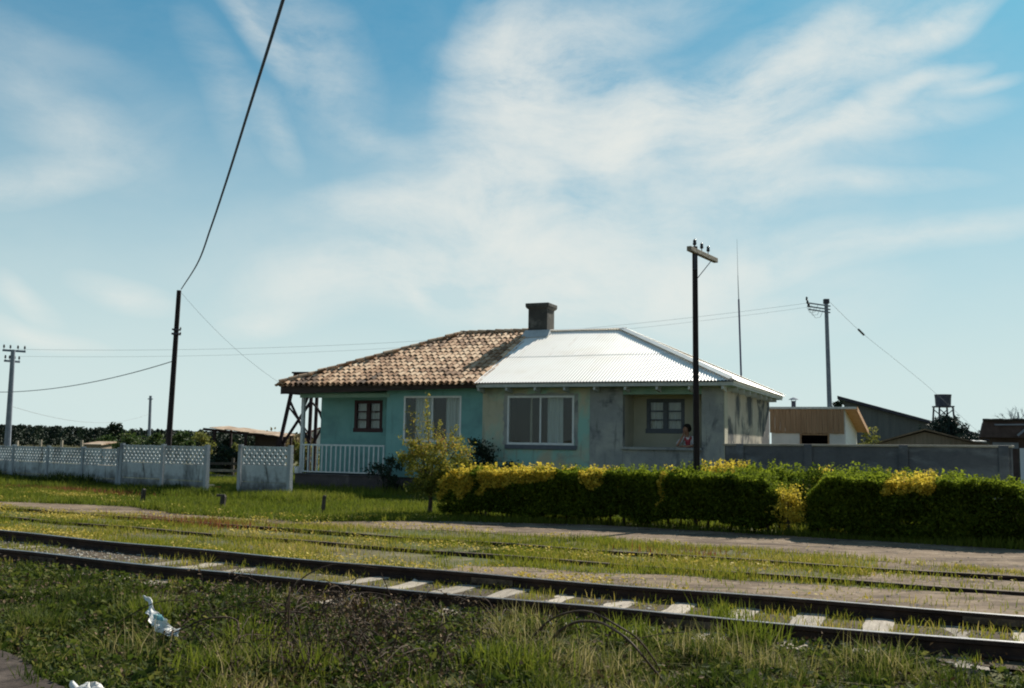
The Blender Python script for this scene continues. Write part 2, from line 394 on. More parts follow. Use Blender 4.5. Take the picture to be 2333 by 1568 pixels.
def glass(name):
    m, nt, b = new_mat(name)
    out = nt.nodes['Material Output']
    tr = nt.nodes.new('ShaderNodeBsdfTransparent'); tr.inputs[0].default_value = (0.82, 0.86, 0.86, 1)
    gl = nt.nodes.new('ShaderNodeBsdfGlossy'); gl.inputs['Roughness'].default_value = 0.015
    tc = nt.nodes.new('ShaderNodeTexCoord')
    n = noise(nt, 1.5, 1, 0.5, tc.outputs['Object'])
    bp = nt.nodes.new('ShaderNodeBump'); bp.inputs['Strength'].default_value = 0.05; bp.inputs['Distance'].default_value = 0.05
    nt.links.new(n.outputs['Fac'], bp.inputs['Height']); nt.links.new(bp.outputs['Normal'], gl.inputs['Normal'])
    mx = nt.nodes.new('ShaderNodeMixShader'); mx.inputs['Fac'].default_value = 0.035
    nt.links.new(tr.outputs[0], mx.inputs[1]); nt.links.new(gl.outputs[0], mx.inputs[2])
    nt.links.new(mx.outputs[0], out.inputs['Surface'])
    return m
X['glass'] = glass('window_glass')

X['grass'] = MT('grass_blades', [(0, (0.10, 0.135, 0.014)), (0.35, (0.17, 0.20, 0.020)), (0.65, (0.26, 0.25, 0.03)), (0.85, (0.36, 0.29, 0.06)), (1, (0.46, 0.36, 0.14))], 0.8, 0.45)
X['lawn'] = MT('lawn_blades', [(0, (0.07, 0.105, 0.011)), (0.5, (0.125, 0.16, 0.017)), (0.85, (0.20, 0.21, 0.028)), (1, (0.32, 0.27, 0.07))], 0.8, 0.45)
X['weed'] = MT('weed_blades', [(0, (0.022, 0.036, 0.007)), (0.3, (0.052, 0.080, 0.011)), (0.6, (0.108, 0.130, 0.020)), (0.8, (0.24, 0.21, 0.068)), (1, (0.42, 0.35, 0.18))], 0.8, 0.45)
X['deadleaf'] = MT('dead_leaves', [(0, (0.03, 0.018, 0.011)), (0.5, (0.085, 0.052, 0.028)), (1, (0.22, 0.15, 0.085))], 0.85, 0.1)
X['cane'] = M('bramble_cane', [(0.3, (0.04, 0.024, 0.016)), (0.7, (0.11, 0.065, 0.04))], 20, 0.75, 0.3)
X['yellow'] = MT('yellow_petals', [(0, (0.42, 0.32, 0.05)), (1, (0.62, 0.49, 0.11))], 0.7, 0.3)
X['sorrel'] = MT('red_sorrel', [(0, (0.16, 0.045, 0.025)), (1, (0.30, 0.10, 0.05))], 0.8, 0.3)
X['hedge'] = MT('privet_leaves', [(0, (0.028, 0.046, 0.007)), (0.5, (0.085, 0.125, 0.013)), (1, (0.22, 0.27, 0.024))], 0.85, 0.5, 0.1)
X['gold'] = MT('golden_privet_leaves', [(0, (0.26, 0.23, 0.03)), (0.35, (0.58, 0.46, 0.05)), (1, (0.80, 0.63, 0.10))], 0.8, 0.45)
X['shrub'] = MT('bronze_green_leaves', [(0, (0.05, 0.075, 0.014)), (0.45, (0.20, 0.21, 0.03)), (0.75, (0.36, 0.32, 0.05)), (1, (0.44, 0.21, 0.08))], 0.8, 0.45)
X['darkleaf'] = MT('dark_leaves', [(0, (0.010, 0.020, 0.012)), (1, (0.035, 0.06, 0.028))], 0.6, 0.2)
X['conifer'] = MT('conifer_needles', [(0, (0.008, 0.018, 0.018)), (0.6, (0.016, 0.034, 0.028)), (1, (0.035, 0.065, 0.04))], 0.6, 0.1)
X['forest'] = MT('pine_wood', [(0, (0.010, 0.020, 0.014)), (0.6, (0.018, 0.034, 0.02)), (1, (0.04, 0.065, 0.03))], 0.7, 0.1)
X['midleaf'] = MT('mid_green_leaves', [(0, (0.025, 0.05, 0.015)), (0.6, (0.06, 0.10, 0.025)), (1, (0.14, 0.16, 0.05))], 0.65, 0.3)
X['yellowleaf'] = MT('yellow_green_leaves', [(0, (0.10, 0.12, 0.025)), (0.6, (0.24, 0.24, 0.06)), (1, (0.38, 0.34, 0.12))], 0.65, 0.35)
X['drybush'] = MT('dry_scrub', [(0, (0.13, 0.10, 0.045)), (0.6, (0.24, 0.19, 0.09)), (1, (0.36, 0.29, 0.15))], 0.8, 0.25)

# ------------------------------------------------------------------ light and sky
SUN_AZ, SUN_EL = math.radians(38), math.radians(37)
sd = Vector((math.sin(SUN_AZ) * math.cos(SUN_EL), math.cos(SUN_AZ) * math.cos(SUN_EL), math.sin(SUN_EL)))
sl = bpy.data.lights.new('sun', 'SUN'); sl.energy = 5.0; sl.angle = math.radians(0.55); sl.color = (1.0, 0.925, 0.80)
so = bpy.data.objects.new('sun', sl); COL.objects.link(so)
so.rotation_euler = sd.to_track_quat('Z', 'Y').to_euler()
so.location = (20, 30, 40)


def build_world():
    w = bpy.data.worlds.new('World'); scn.world = w; w.use_nodes = True
    nt = w.node_tree; N = nt.nodes; L = nt.links
    bg = N['Background']
    sky = N.new('ShaderNodeTexSky'); sky.sky_type = 'NISHITA'; sky.sun_disc = False
    sky.sun_elevation = SUN_EL; sky.sun_rotation = SUN_AZ
    sky.air_density = 1.0; sky.dust_density = 0.8; sky.ozone_density = 1.0
    bg.inputs['Strength'].default_value = 0.10
    hs = N.new('ShaderNodeHueSaturation')
    hs.inputs['Hue'].default_value = 0.485; hs.inputs['Saturation'].default_value = 1.0; hs.inputs['Value'].default_value = 1.0
    tn = N.new('ShaderNodeMix'); tn.data_type = 'RGBA'; tn.blend_type = 'MULTIPLY'; tn.inputs[0].default_value = 1.0
    gm = N.new('ShaderNodeGamma'); gm.inputs['Gamma'].default_value = 0.5
    L.new(sky.outputs[0], gm.inputs['Color']); L.new(gm.outputs[0], tn.inputs[6])
    tc = N.new('ShaderNodeTexCoord')
    tk = N.new('ShaderNodeMix'); tk.data_type = 'RGBA'; tk.inputs[6].default_value = (0.80, 1.06, 1.18, 1); tk.inputs[7].default_value = SKY_TINT
    L.new(tk.outputs[2], tn.inputs[7])
    sx = N.new('ShaderNodeSeparateXYZ'); L.new(tc.outputs['Generated'], sx.inputs[0])

    front = N.new('ShaderNodeMapRange'); front.interpolation_type = 'SMOOTHSTEP'; front.inputs[1].default_value = -0.25; front.inputs[2].default_value = 0.45; L.new(sx.outputs['Y'], front.inputs[0])
    L.new(front.outputs[0], tk.inputs[0])

    def math_(op, a, b=None, clamp=False):
        n = N.new('ShaderNodeMath'); n.operation = op; n.use_clamp = clamp
        for i, v in enumerate((a, b)):
            if v is None: continue
            if isinstance(v, (int, float)): n.inputs[i].default_value = v
            else: L.new(v, n.inputs[i])
        return n.outputs[0]
    az = math_('ARCTAN2', sx.outputs['X'], sx.outputs['Y'])
    el = math_('ARCSINE', sx.outputs['Z'])
    cb = N.new('ShaderNodeCombineXYZ'); L.new(az, cb.inputs[0]); L.new(el, cb.inputs[1])
    P = cb.outputs[0]
    # gentle warp so that the cloud masses get torn edges
    wn = noise(nt, 4.0, 2, 0.5, P)
    wv = N.new('ShaderNodeVectorMath'); wv.operation = 'SUBTRACT'; L.new(wn.outputs['Color'], wv.inputs[0]); wv.inputs[1].default_value = (0.5, 0.5, 0.5)
    ws = N.new('ShaderNodeVectorMath'); ws.operation = 'SCALE'; L.new(wv.outputs[0], ws.inputs[0]); ws.inputs['Scale'].default_value = 0.11
    wa = N.new('ShaderNodeVectorMath'); wa.operation = 'ADD'; L.new(P, wa.inputs[0]); L.new(ws.outputs[0], wa.inputs[1])
    PW = wa.outputs[0]
    total = None
    for (px, py, a, b, rot, k) in CLOUDS:
        d = ray(px, py); caz = math.atan2(d.x, d.y); cel = math.asin(d.z)
        mp = N.new('ShaderNodeMapping'); mp.vector_type = 'TEXTURE'
        mp.inputs['Location'].default_value = (caz, cel, 0); mp.inputs['Rotation'].default_value = (0, 0, math.radians(rot))
        mp.inputs['Scale'].default_value = (a / FP, b / FP, 1)
        L.new(PW, mp.inputs['Vector'])
        g = N.new('ShaderNodeTexGradient'); g.gradient_type = 'SPHERICAL'
        L.new(mp.outputs[0], g.inputs[0])
        v = math_('MULTIPLY', g.outputs['Fac'], k)
        total = v if total is None else math_('ADD', total, v)
    # fibrous wisps, combed roughly along up-right directions
    def wisps(rot, sx_, sy_, scale, seed):
        mp = N.new('ShaderNodeMapping'); mp.inputs['Rotation'].default_value = (0, 0, math.radians(rot))
        mp.inputs['Scale'].default_value = (sx_, sy_, 1); mp.inputs['Location'].default_value = (seed, seed * 1.7, 0)
        L.new(PW, mp.inputs['Vector'])
        return noise(nt, scale, 8, 0.66, mp.outputs[0], 0.12).outputs['Fac']
    w1 = wisps(-24, 1.0, 2.6, 7.0, 2.0)
    w2 = wisps(38, 1.0, 2.8, 9.0, 5.0)
    w3 = noise(nt, 5.0, 9, 0.68, PW, 0.25).outputs['Fac']
    wis = math_('ADD', math_('MULTIPLY', w1, 0.40), math_('ADD', math_('MULTIPLY', w2, 0.28), math_('MULTIPLY', w3, 0.42)))
    # mask = clamp((blobs*.9 + base) * f(wisps))
    wr = N.new('ShaderNodeMapRange'); wr.inputs[1].default_value = 0.43; wr.inputs[2].default_value = 0.65; wr.inputs[3].default_value = 0.0; wr.inputs[4].default_value = 1.0
    L.new(wis, wr.inputs[0])
    body = math_('MULTIPLY', total, math_('ADD', math_('MULTIPLY', wr.outputs[0], 1.15), 0.27))
    thin = math_('MULTIPLY', wr.outputs[0], 0.05)
    mask = math_('MULTIPLY', math_('SUBTRACT', 1.0, math_('POWER', 0.24, math_('ADD', body, thin)), True), 0.97)
    # whitish veil near the horizon
    hz = N.new('ShaderNodeMapRange'); hz.interpolation_type = 'SMOOTHSTEP'
    hz.inputs[1].default_value = 0.0; hz.inputs[2].default_value = 0.42; hz.inputs[3].default_value = VEIL; hz.inputs[4].default_value = 0.0
    L.new(el, hz.inputs[0])
    up = N.new('ShaderNodeMapRange'); up.inputs[1].default_value = -0.02; up.inputs[2].default_value = 0.0; L.new(el, up.inputs[0])
    mv = N.new('ShaderNodeMix'); mv.data_type = 'RGBA'
    L.new(math_('MULTIPLY', hz.outputs[0], math_('ADD', math_('MULTIPLY', front.outputs[0], 0.45), 0.55)), mv.inputs[0]); L.new(tn.outputs[2], mv.inputs[6]); mv.inputs[7].default_value = VEIL_COL
    mx = N.new('ShaderNodeMix'); mx.data_type = 'RGBA'
    L.new(math_('MULTIPLY', math_('MULTIPLY', mask, up.outputs[0]), front.outputs[0]), mx.inputs[0]); L.new(mv.outputs[2], mx.inputs[6]); mx.inputs[7].default_value = CLOUD_COL
    L.new(mx.outputs[2], bg.inputs['Color'])


SKY_TINT = (0.38, 1.17, 1.52, 1)
CLOUD_COL = (5.9, 6.0, 5.65, 1)
VEIL_COL = (4.7, 5.6, 5.5, 1)
VEIL = 0.95
# cloud masses: sight position, half axes, tilt (degrees, up-right positive), strength
CLOUDS = [
    (1350, 430, 620, 330, 5, 0.30), (1500, 500, 620, 200, 6, 0.22), (1780, 320, 480, 190, 14, 0.24), (1260, 200, 340, 230, 0, 0.22), (1700, 250, 600, 260, 12, 0.12), (1050, 600, 700, 160, 0, 0.20),
    (1150, 260, 190, 330, -4, 0.75), (1290, 200, 330, 170, -30, 0.5), (1330, 60, 420, 90, 12, 0.45),
    (1650, 210, 560, 110, 20, 0.62), (1440, 300, 200, 110, 38, 0.45), (1400, 370, 130, 60, -10, 0.4), (1690, 350, 190, 110, -38, 0.55),
    (2020, 110, 440, 60, 24, 0.5), (1980, 250, 200, 42, 30, 0.6), (1900, 315, 380, 50, 8, 0.55),
    (2100, 545, 420, 45, 12, 0.42), (1750, 600, 440, 60, 10, 0.42), (1950, 440, 300, 32, 4, 0.42), (1800, 130, 260, 60, 30, 0.4),
    (900, 490, 260, 70, 5, 0.55), (1090, 470, 260, 130, -20, 0.5), (800, 640, 320, 100, 10, 0.42), (1200, 620, 560, 130, 5, 0.5),
    (540, 60, 60, 220, 38, 0.38), (690, 140, 150, 280, 40, 0.34), (600, 320, 50, 130, 40, 0.34), (480, 230, 60, 200, 30, 0.22),
    (120, 260, 330, 90, -25, 0.22), (70, 410, 230, 55, 14, 0.45), (230, 320, 220, 80, 10, 0.15), (90, 120, 260, 50, -15, 0.12),
    (300, 660, 120, 50, -10, 0.5), (80, 690, 100, 35, -30, 0.5), (80, 770, 160, 30, -8, 0.45), (940, 670, 60, 35, -30, 0.4), (620, 720, 120, 40, 10, 0.42),
    (1500, 690, 620, 110, 0, 0.4), (2160, 50, 220, 45, 25, 0.42), (2150, 165, 120, 30, 12, 0.55), (2220, 185, 120, 22, 10, 0.45), (850, 330, 120, 50, -20, 0.2),
]
build_world()

# ------------------------------------------------------------------ track frame: s along the rails (to the right), t away from the viewer
TA = math.radians(31)
ES = np.array([math.cos(TA), -math.sin(TA)]); ET = np.array([math.sin(TA), math.cos(TA)])
def fitq(pts):
    p = np.array(pts); return np.polyfit(p[:, 0], p[:, 1], 2)
Q1 = fitq([(-14.44, 9.11), (-10.67, 9.20), (-7.77, 9.29), (-5.93, 9.42), (-3.80, 9.58), (-2.16, 9.81), (-0.72, 10.07),
           (-12.16, 7.69 + 1.44), (-9.05, 7.81 + 1.44), (-6.6, 7.91 + 1.44), (-5.05, 8.03 + 1.44), (-3.36, 8.16 + 1.44), (-1.9, 8.37 + 1.44), (-0.62, 8.58 + 1.44)])
Q2 = fitq([(-18.2, 11.62), (-15.65, 11.6), (-10.81, 11.8), (-8.32, 11.9), (-6.26, 12.06), (-3.58, 12.17), (-0.91, 12.7),
           (-18.96, 12.91 - 1.42), (-9.88, 13.29 - 1.42), (-8.6, 13.4 - 1.42), (-6.8, 13.4 - 1.42), (-2.57, 13.80 - 1.42), (-0.99, 14.04 - 1.42)])
def qev(Q, s):
    s = np.asarray(s, float)
    lo, hi = -20.0, 0.3
    sc = np.clip(s, lo, hi)
    v = np.polyval(Q, sc); dq = 2 * Q[0] * sc + Q[1]
    return v + dq * (s - sc)
GAUGE = 1.44
def t1far(s): return qev(Q1, s)
def t1near(s): return qev(Q1, s) - GAUGE
def t2near(s): return qev(Q2, s)
def t2far(s): return qev(Q2, s) + GAUGE
def W(s, t): return np.array([s * ES[0] + t * ET[0], s * ES[1] + t * ET[1]])
def ST(x, y): return x * ES[0] + y * ES[1], x * ET[0] + y * ET[1]
# dirt path edges (t as function of s)
def path_lo(s): return np.interp(s, [-24, -18.2, -17.1, -13.2, -10.2, -7.2, -4, -2.75, -1, 4], [13.6, 13.0, 13.75, 14.3, 15.1, 15.15, 15.5, 15.15, 14.9, 14.4]) + 0.16 * (vnoise(np.asarray(s) * 1.9, np.asarray(s) * 0 + 3, 4) - .5) + 0.12 * (vnoise(np.asarray(s) * 6, np.asarray(s) * 0 + 9, 8) - .5)
def path_hi(s): return np.interp(s, [-24, -22, -19.3, -17, -13.6, -12, -9, 4], [14.2, 14.7, 15.5, 14.6, 14.85, 16.6, 18.2, 18.6]) + 0.2 * (vnoise(np.asarray(s) * 1.4, np.asarray(s) * 0 + 5, 6) - .5)

# ------------------------------------------------------------------ ground
def hgt(x, y):
    x = np.asarray(x, float); y = np.asarray(y, float)
    s, t = ST(x, y)
    m = np.clip((t1near(s) - 0.45 - t) / 0.8, 0, 1)
    return m * (0.10 * (fbm(x * 0.9, y * 0.9, 3) - 0.45) + 0.05 * (vnoise(x * 3, y * 3, 8) - .5))
xs = np.concatenate([np.array([-1500, -600, -250, -100, -50, -30, -20, -14]), np.arange(-10, 8.01, 0.2), np.array([12, 18, 30, 60, 120, 300, 700, 1500])])
ys = np.concatenate([np.array([-1500, -500, -100, -20, 0, 3]), np.arange(4.6, 13.5, 0.2), np.array([15, 18, 22, 28, 36, 50, 80, 150, 300, 700, 1500, 3000])])
gx, gy = np.meshgrid(xs, ys)
gz_ = hgt(gx, gy)
nx = len(xs)
V = np.stack([gx.ravel(), gy.ravel(), gz_.ravel()], 1)
ii, jj = np.meshgrid(np.arange(len(ys) - 1), np.arange(nx - 1), indexing='ij')
a0 = (ii * nx + jj).ravel()
Qd = np.stack([a0, a0 + 1, a0 + nx + 1, a0 + nx], 1)
g = np_obj('ground', V, Qd, np.zeros(len(V)), X['soil'], smooth=True)
tag(g, kind='structure')

def ribbon(name, lo, hi, s0, s1, z, mat, step=0.15):
    ss = np.arange(s0, s1, step)
    A = W(ss, lo(ss)); B = W(ss, hi(ss))
    n = len(ss)
    V = np.concatenate([np.stack([A[0], A[1], np.full(n, z)], 1), np.stack([B[0], B[1], np.full(n, z)], 1)])
    k = np.arange(n - 1)
    o = np_obj(name, V, np.stack([k, k + 1, k + 1 + n, k + n], 1), np.zeros(2 * n), mat)
    return tag(o, kind='structure')
ribbon('path', path_lo, path_hi, -24, 5, 0.008, X['dirt'])
nz = lambda s, k, f, sd_: k * (vnoise(np.asarray(s) * f, np.asarray(s) * 0 + sd_, sd_) - .5)
def strip_lo(s): return t1far(s) + np.interp(s, [-8, -5, -3, 0, 4], [0.95, 0.35, 0.3, 0.55, 0.5]) + nz(s, .25, 1.8, 2)
def strip_hi(s): return t2near(s) + np.interp(s, [-8, -5, -3, 0, 4], [-1.1, -0.55, -0.35, 0.1, 1.3]) + nz(s, .22, 2.3, 7)
ribbon('dirt_strip', strip_lo, strip_hi, -7.2, 5, 0.010, X['dirt'])
ribbon('dirt_strip', lambda s: t2near(s) + .06 + nz(s, .1, 3, 4), lambda s: path_lo(s) + .1, -2.9, 5, 0.006, X['dirt'])
ribbon('track_bed', lambda s: t1near(s) - 0.25 + nz(s, .3, 2, 3), lambda s: t1far(s) + 0.2 + nz(s, .3, 2, 5), -30, 5, 0.034, X['gravelbed'])
def near_lo(s): return np.full(np.shape(s), 1.5)
PA, PB = gnd(-60, 1484), gnd(190, 1588)
VSA, VTA = ST(PA.x, PA.y); VSB, VTB = ST(PB.x, PB.y)
def near_hi(s): return np.minimum(VTA + (np.asarray(s) - VSA) * (VTB - VTA) / (VSB - VSA), VTA + .3) + nz(s, .22, 2.5, 2)
# trodden dirt verge at the very front, lying a little above the bumpy bank
ribbon('verge', near_lo, near_hi, -12, VSB + 0.6, 0.062, X['verge'])

# ------------------------------------------------------------------ railway tracks
def rail_mesh(tf, s0, s1, ztop, side):
    """flat-bottomed rail following tf(s)"""
    ss = np.arange(s0, s1, 0.4)
    h = 0.125
    prof = [(-.062, 0), (.062, 0), (.062, .012), (.012, .03), (.010, h - .045), (.034, h - .034), (.034, h - .004), (.028, h), (-.028, h), (-.034, h - .004), (-.034, h - .034), (-.010, h - .045), (-.012, .03), (-.062, .012)]
    n = len(prof)
    vs = []
    for s in ss:
        p = W(s, tf(s)); q = W(s + .05, tf(s + .05)); d = (q - p); d /= np.linalg.norm(d); nrm = np.array([-d[1], d[0]])
        wob = 0.006 * math.sin(s * 1.7 + side)
        for (a, b) in prof:
            vs.append((p[0] + nrm[0] * a, p[1] + nrm[1] * a, ztop - h + b + wob))
    fs = []
    for i in range(len(ss) - 1):
        for k in range(n):
            fs.append((i * n + k, i * n + (k + 1) % n, (i + 1) * n + (k + 1) % n, (i + 1) * n + k))
    return vs, fs, n, len(ss)

def make_rail(tf, s0, s1, ztop, side, parent, mside, mtop):
    vs, fs, n, L = rail_mesh(tf, s0, s1, ztop, side)
    o = MB().add(vs, fs).build('rail', mside, parent)
    o.data.materials.append(mtop)
    idx = np.zeros(len(fs), dtype=np.int32)
    for i in range(L - 1): idx[i * n + 7] = 1
    o.data.polygons.foreach_set('material_index', idx)
    return o

trk = tag(empty('railway_track', (*W(-6, 8.7), 0)), 'railway track nearest the viewer with dark tall rails and bleached timber sleepers', 'railway track')
P0 = Vector((*W(-6, 8.7), 0))
def rebase(o, parent):
    """parent keeping world placement (parent has only a translation / z rotation)"""
    o.parent = parent
    o.matrix_parent_inverse = (Matrix.Translation(parent.location) @ Matrix.Rotation(parent.rotation_euler.z, 4, 'Z')).inverted()
    return o
rebase(make_rail(t1far, -46, 5.5, 0.165, 0, None, X['rail'], X['railtop']), trk)
rebase(make_rail(t1near, -46, 5.5, 0.165, 2, None, X['rail'], X['railtop']), trk)
sv = -30.0
k = 0
while sv < 4.5:
    s_ = sv + random.uniform(-.06, .06)
    tm = float(t1far(s_)) - GAUGE / 2
    p = W(s_, tm); q = W(s_ + .1, float(t1far(s_ + .1)) - GAUGE / 2); d = q - p
    ang = math.atan2(d[1], d[0]) + random.uniform(-.05, .05)
    L_ = random.uniform(2.25, 2.5) / 2; wdt = random.uniform(.10, .135)
    zt = (random.uniform(.038, .058) if random.random() > .16 else .02) if sv > -10.5 else random.uniform(0.02, .042)
    mb = MB()
    nseg = 10
    top = []
    rows = []
    for i in range(nseg + 1):
        yy = -L_ + 2 * L_ * i / nseg
        e1 = random.uniform(-.012, .012); e2 = random.uniform(-.012, .012)
        rows.append([(-wdt + e1, yy, -.1), (-wdt + e1, yy, zt - random.uniform(0, .012)), (-wdt * .3, yy, zt - random.uniform(0, .008)), (wdt * .35, yy, zt - random.uniform(0, .008)), (wdt + e2, yy, zt - random.uniform(0, .014)), (wdt + e2, yy, -.1)])
    vs = [v for r_ in rows for v in r_]
    fs = [(i * 6 + j, i * 6 + j + 1, (i + 1) * 6 + j + 1, (i + 1) * 6 + j) for i in range(nseg) for j in range(5)]
    fs += [(5, 4, 3, 2, 1, 0), tuple(nseg * 6 + j for j in range(6))]
    o = mb.add(vs, fs).build('sleeper', X['sleeper'])
    o.location = (p[0], p[1], 0); o.rotation_euler = (0, 0, ang)
    rebase(o, trk)
    sv += 0.60; k += 1

for (tf, sj) in ((t1near, -3.35), (t1far, -6.1), (t1near, -11.5), (t1far, -1.2)):
    for side_ in (-1, 1):
        p = W(sj, float(tf(sj)) + side_ * .026); q = W(sj + .5, float(tf(sj + .5)) + side_ * .026)
        mb = MB(); mb.beam((p[0], p[1], .095), (q[0], q[1], .095), .016, .06)
        for kk in (.12, .37, .63, .88):
            c_ = p + (q - p) * kk; nrm = np.array([-(q - p)[1], (q - p)[0]]) / .5
            mb.tube([(c_[0], c_[1], .095), (c_[0] + nrm[0] * side_ * .025, c_[1] + nrm[1] * side_ * .025, .095)], .014, .014, 6)
        rebase(mb.build('fishplate', X['railrust']), trk)

trk2 = tag(empty('railway_track', (*W(-8, 12.6), 0)), 'half buried second railway track whose thin rails surface in the grass beside the dirt path', 'railway track')
rebase(make_rail(t2near, -46, 5.5, 0.052, 1, None, X['rail'], X['railrust']), trk2)
rebase(make_rail(t2far, -46, 5.5, 0.058, 3, None, X['rail'], X['railrust']), trk2)

# ------------------------------------------------------------------ the duplex house (local frame: x along the front, y inwards)
HA = math.radians(-23.5)
HO = (-7.654, 33.039, 0)
HL, HD, EZ, RZ = 14.93, 9.0, 3.41, 5.42
TN = (RZ - EZ) / (HD / 2)
house = tag(empty('duplex_house', HO, HA), 'single storey duplex house, teal half under clay tiles and grey half under white metal roof', 'house')
HM = Matrix.Translation(HO) @ Matrix.Rotation(HA, 4, 'Z')
HMI = HM.inverted()
def hx(px, py, y):
    """house-local x, z where a sight line meets the local plane y"""
    e = HMI @ EYEV; d = HMI.to_3x3() @ ray(px, py)
    p = e + d * ((y - e.y) / d.y)
    return p.x, p.z

def wallx(mb, x0, x1, z0, z1, y0, y1, ops=()):
    cx = x0
    for (a, b, c, d) in sorted(ops):
        mb.box(cx, a, y0, y1, z0, z1)
        if c > z0: mb.box(a, b, y0, y1, z0, c)
        if d < z1: mb.box(a, b, y0, y1, d, z1)
        cx = b
    mb.box(cx, x1, y0, y1, z0, z1)
    return mb
FZ = 0.50; WT = 3.268
YF, YP = 0.50, 1.60           # facade plane, porch back wall plane
XL, XR = 0.54, 14.58
SEAM = 7.18
W1 = (4.41, 6.45, 1.60, 3.04)
W2 = (8.02, 10.17, 1.56, 3.03)
XP1, XP2 = 3.78, 10.66       # facade ends; right of XP2 unpainted plaster
OPN = (11.66, 13.96, 1.55, 3.06)
pw1 = hx(806, 985, YP); pw1b = hx(884, 985, YP)
pw2 = hx(1473, 985, YP); pw2b = hx(1560, 900, YP)
SW1 = (pw1[0], pw1[0] + 1.10, 1.92, 2.96)
SW2 = (pw2[0], pw2b[0], pw2[1], 2.98)

mb = MB()
wallx(mb, XP1, SEAM, 0.48, WT, YF, YF + .2, [W1])
mb.box(XP1, XP1 + .2, YF + .2, YP, FZ, WT)
wallx(mb, XL, XP1 + .2, FZ, WT, YP, YP + .18, [SW1])
mb.box(XL, XL + .18, YP + .18, HD - .5, .3, WT)
mb.box(XL + .18, SEAM, HD - .7, HD - .5, .3, WT)
mb.build('teal_wall', X['teal'], house)
wallx(MB(), SEAM, XP2, 0.40, WT, YF, YF + .2, [W2]).build('painted_wall', X['khaki'], house)
mb = MB()
mb.box(XP2, OPN[0], YF - .02, YF + .2, .3, WT)
mb.box(OPN[1], XR - .002, YF - .02, YF + .2, .3, WT)
mb.box(OPN[0], OPN[1], YF - .01, YF + .2, .3, OPN[2] - .08)
mb.build('plaster_wall', X['plaster'], house)
mb = MB(); mb.box(OPN[0], OPN[1], YF, YF + .2, OPN[3], WT); mb.build('lintel', X['soffit'], house)
mb = MB(); mb.box(OPN[0] - .03, OPN[1] + .02, YF - .09, YF + .26, OPN[2] - .08, OPN[2]); mb.build('parapet_sill', X['plaster'], house, bevel=.012)
mb = MB()
wallx(mb, XP2 + .2, XR - .2, FZ, WT, YP, YP + .18, [SW2])
mb.box(OPN[0] - .16, OPN[0] - .002, YF + .2, YP, FZ, WT)
mb.build('porch_wall', X['inner'], house)
mb = MB()
mb.box(XR, XR + .02, YF - .02, YF + .42, 1.2, WT)
mb.build('corner_plaster', X['cream'], house)
mb = MB()
mb.box(XR - .2, XR - .03, YF + .2, HD - .5, .3, WT)
mb.box(SEAM, XR - .2, HD - .7, HD - .5, .3, WT)
mb.build('side_wall', X['sideplaster'], house)
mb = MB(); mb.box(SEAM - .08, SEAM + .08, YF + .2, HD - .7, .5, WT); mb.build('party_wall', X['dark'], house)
mb = MB()
mb.box(XL - .12, XP1 - .002, YF - .12, YP, 0, FZ - .04)
mb.box(XL - .02, XR - .05, YF + .06, HD - .52, -.05, FZ - .02)
mb.box(XP1, XP2 - .002, YF - .03, YF + .06, 0, 0.40)
mb.build('plinth', X['plinth'], house, bevel=.01)
mb = MB(); mb.box(XL - .16, XP1 - .02, YF - .16, YP - .002, FZ - .04, FZ); mb.build('porch_slab', X['plinth'], house)
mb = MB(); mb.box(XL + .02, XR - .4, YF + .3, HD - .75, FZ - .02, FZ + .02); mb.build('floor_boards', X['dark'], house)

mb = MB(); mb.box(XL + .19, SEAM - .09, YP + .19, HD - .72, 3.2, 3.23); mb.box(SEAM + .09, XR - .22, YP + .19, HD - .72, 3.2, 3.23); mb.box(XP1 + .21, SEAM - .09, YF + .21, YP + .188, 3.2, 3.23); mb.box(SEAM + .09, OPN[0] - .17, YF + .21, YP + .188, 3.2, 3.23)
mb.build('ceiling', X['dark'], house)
mb = MB(); mb.box(XP1 + .22, SEAM - .1, 2.9, 2.98, FZ + .021, 3.199); mb.box(SEAM + .1, XR - .21, 2.9, 2.98, FZ + .021, 3.199); mb.build('dark_partition', X['dark'], house)  # near-black partition added so the rooms look dark behind the windows
# soffit, fascias, rafter ends
mb = MB(); mb.box(0.06, HL - .06, .05, YF + .18, 3.27, 3.285); mb.box(HL - .5, HL - .06, YF + .19, HD - .06, 3.27, 3.285); mb.box(0.06, XL + .16, YF + .19, HD - .06, 3.27, 3.285)
mb.box(XL + .2, XP1, YF + .2, YP + .02, 3.17, 3.19)
mb.build('soffit', X['soffit'], house)
mb = MB()
mb.add([(0, 0, 3.10), (SEAM - .02, 0, 3.25), (SEAM - .02, .04, 3.25), (0, .04, 3.10), (0, 0, 3.385), (SEAM - .02, 0, 3.375), (SEAM - .02, .04, 3.375), (0, .04, 3.385)],
       [(0, 3, 2, 1), (4, 5, 6, 7), (0, 1, 5, 4), (1, 2, 6, 5), (2, 3, 7, 6), (3, 0, 4, 7)])
mb.box(0, .04, .05, HD, 3.12, 3.38)
mb.build('dark_fascia', X['brownwood'], house)
mb = MB(); mb.box(XL - .1, XP1 + .1, YF - .02, YF + .12, 3.0, 3.13); mb.build('porch_beam', X['soffit'], house)
mb = MB(); mb.box(SEAM, HL, 0, .035, 3.265, 3.37); mb.box(HL - .035, HL, .036, HD, 3.265, 3.37); mb.build('white_fascia', X['palegrey'], house, bevel=.006)
mb = MB(); mb.box(HL + .002, HL + .022, .02, HD, 3.33, 3.40); mb.build('side_trim', X['white'], house)
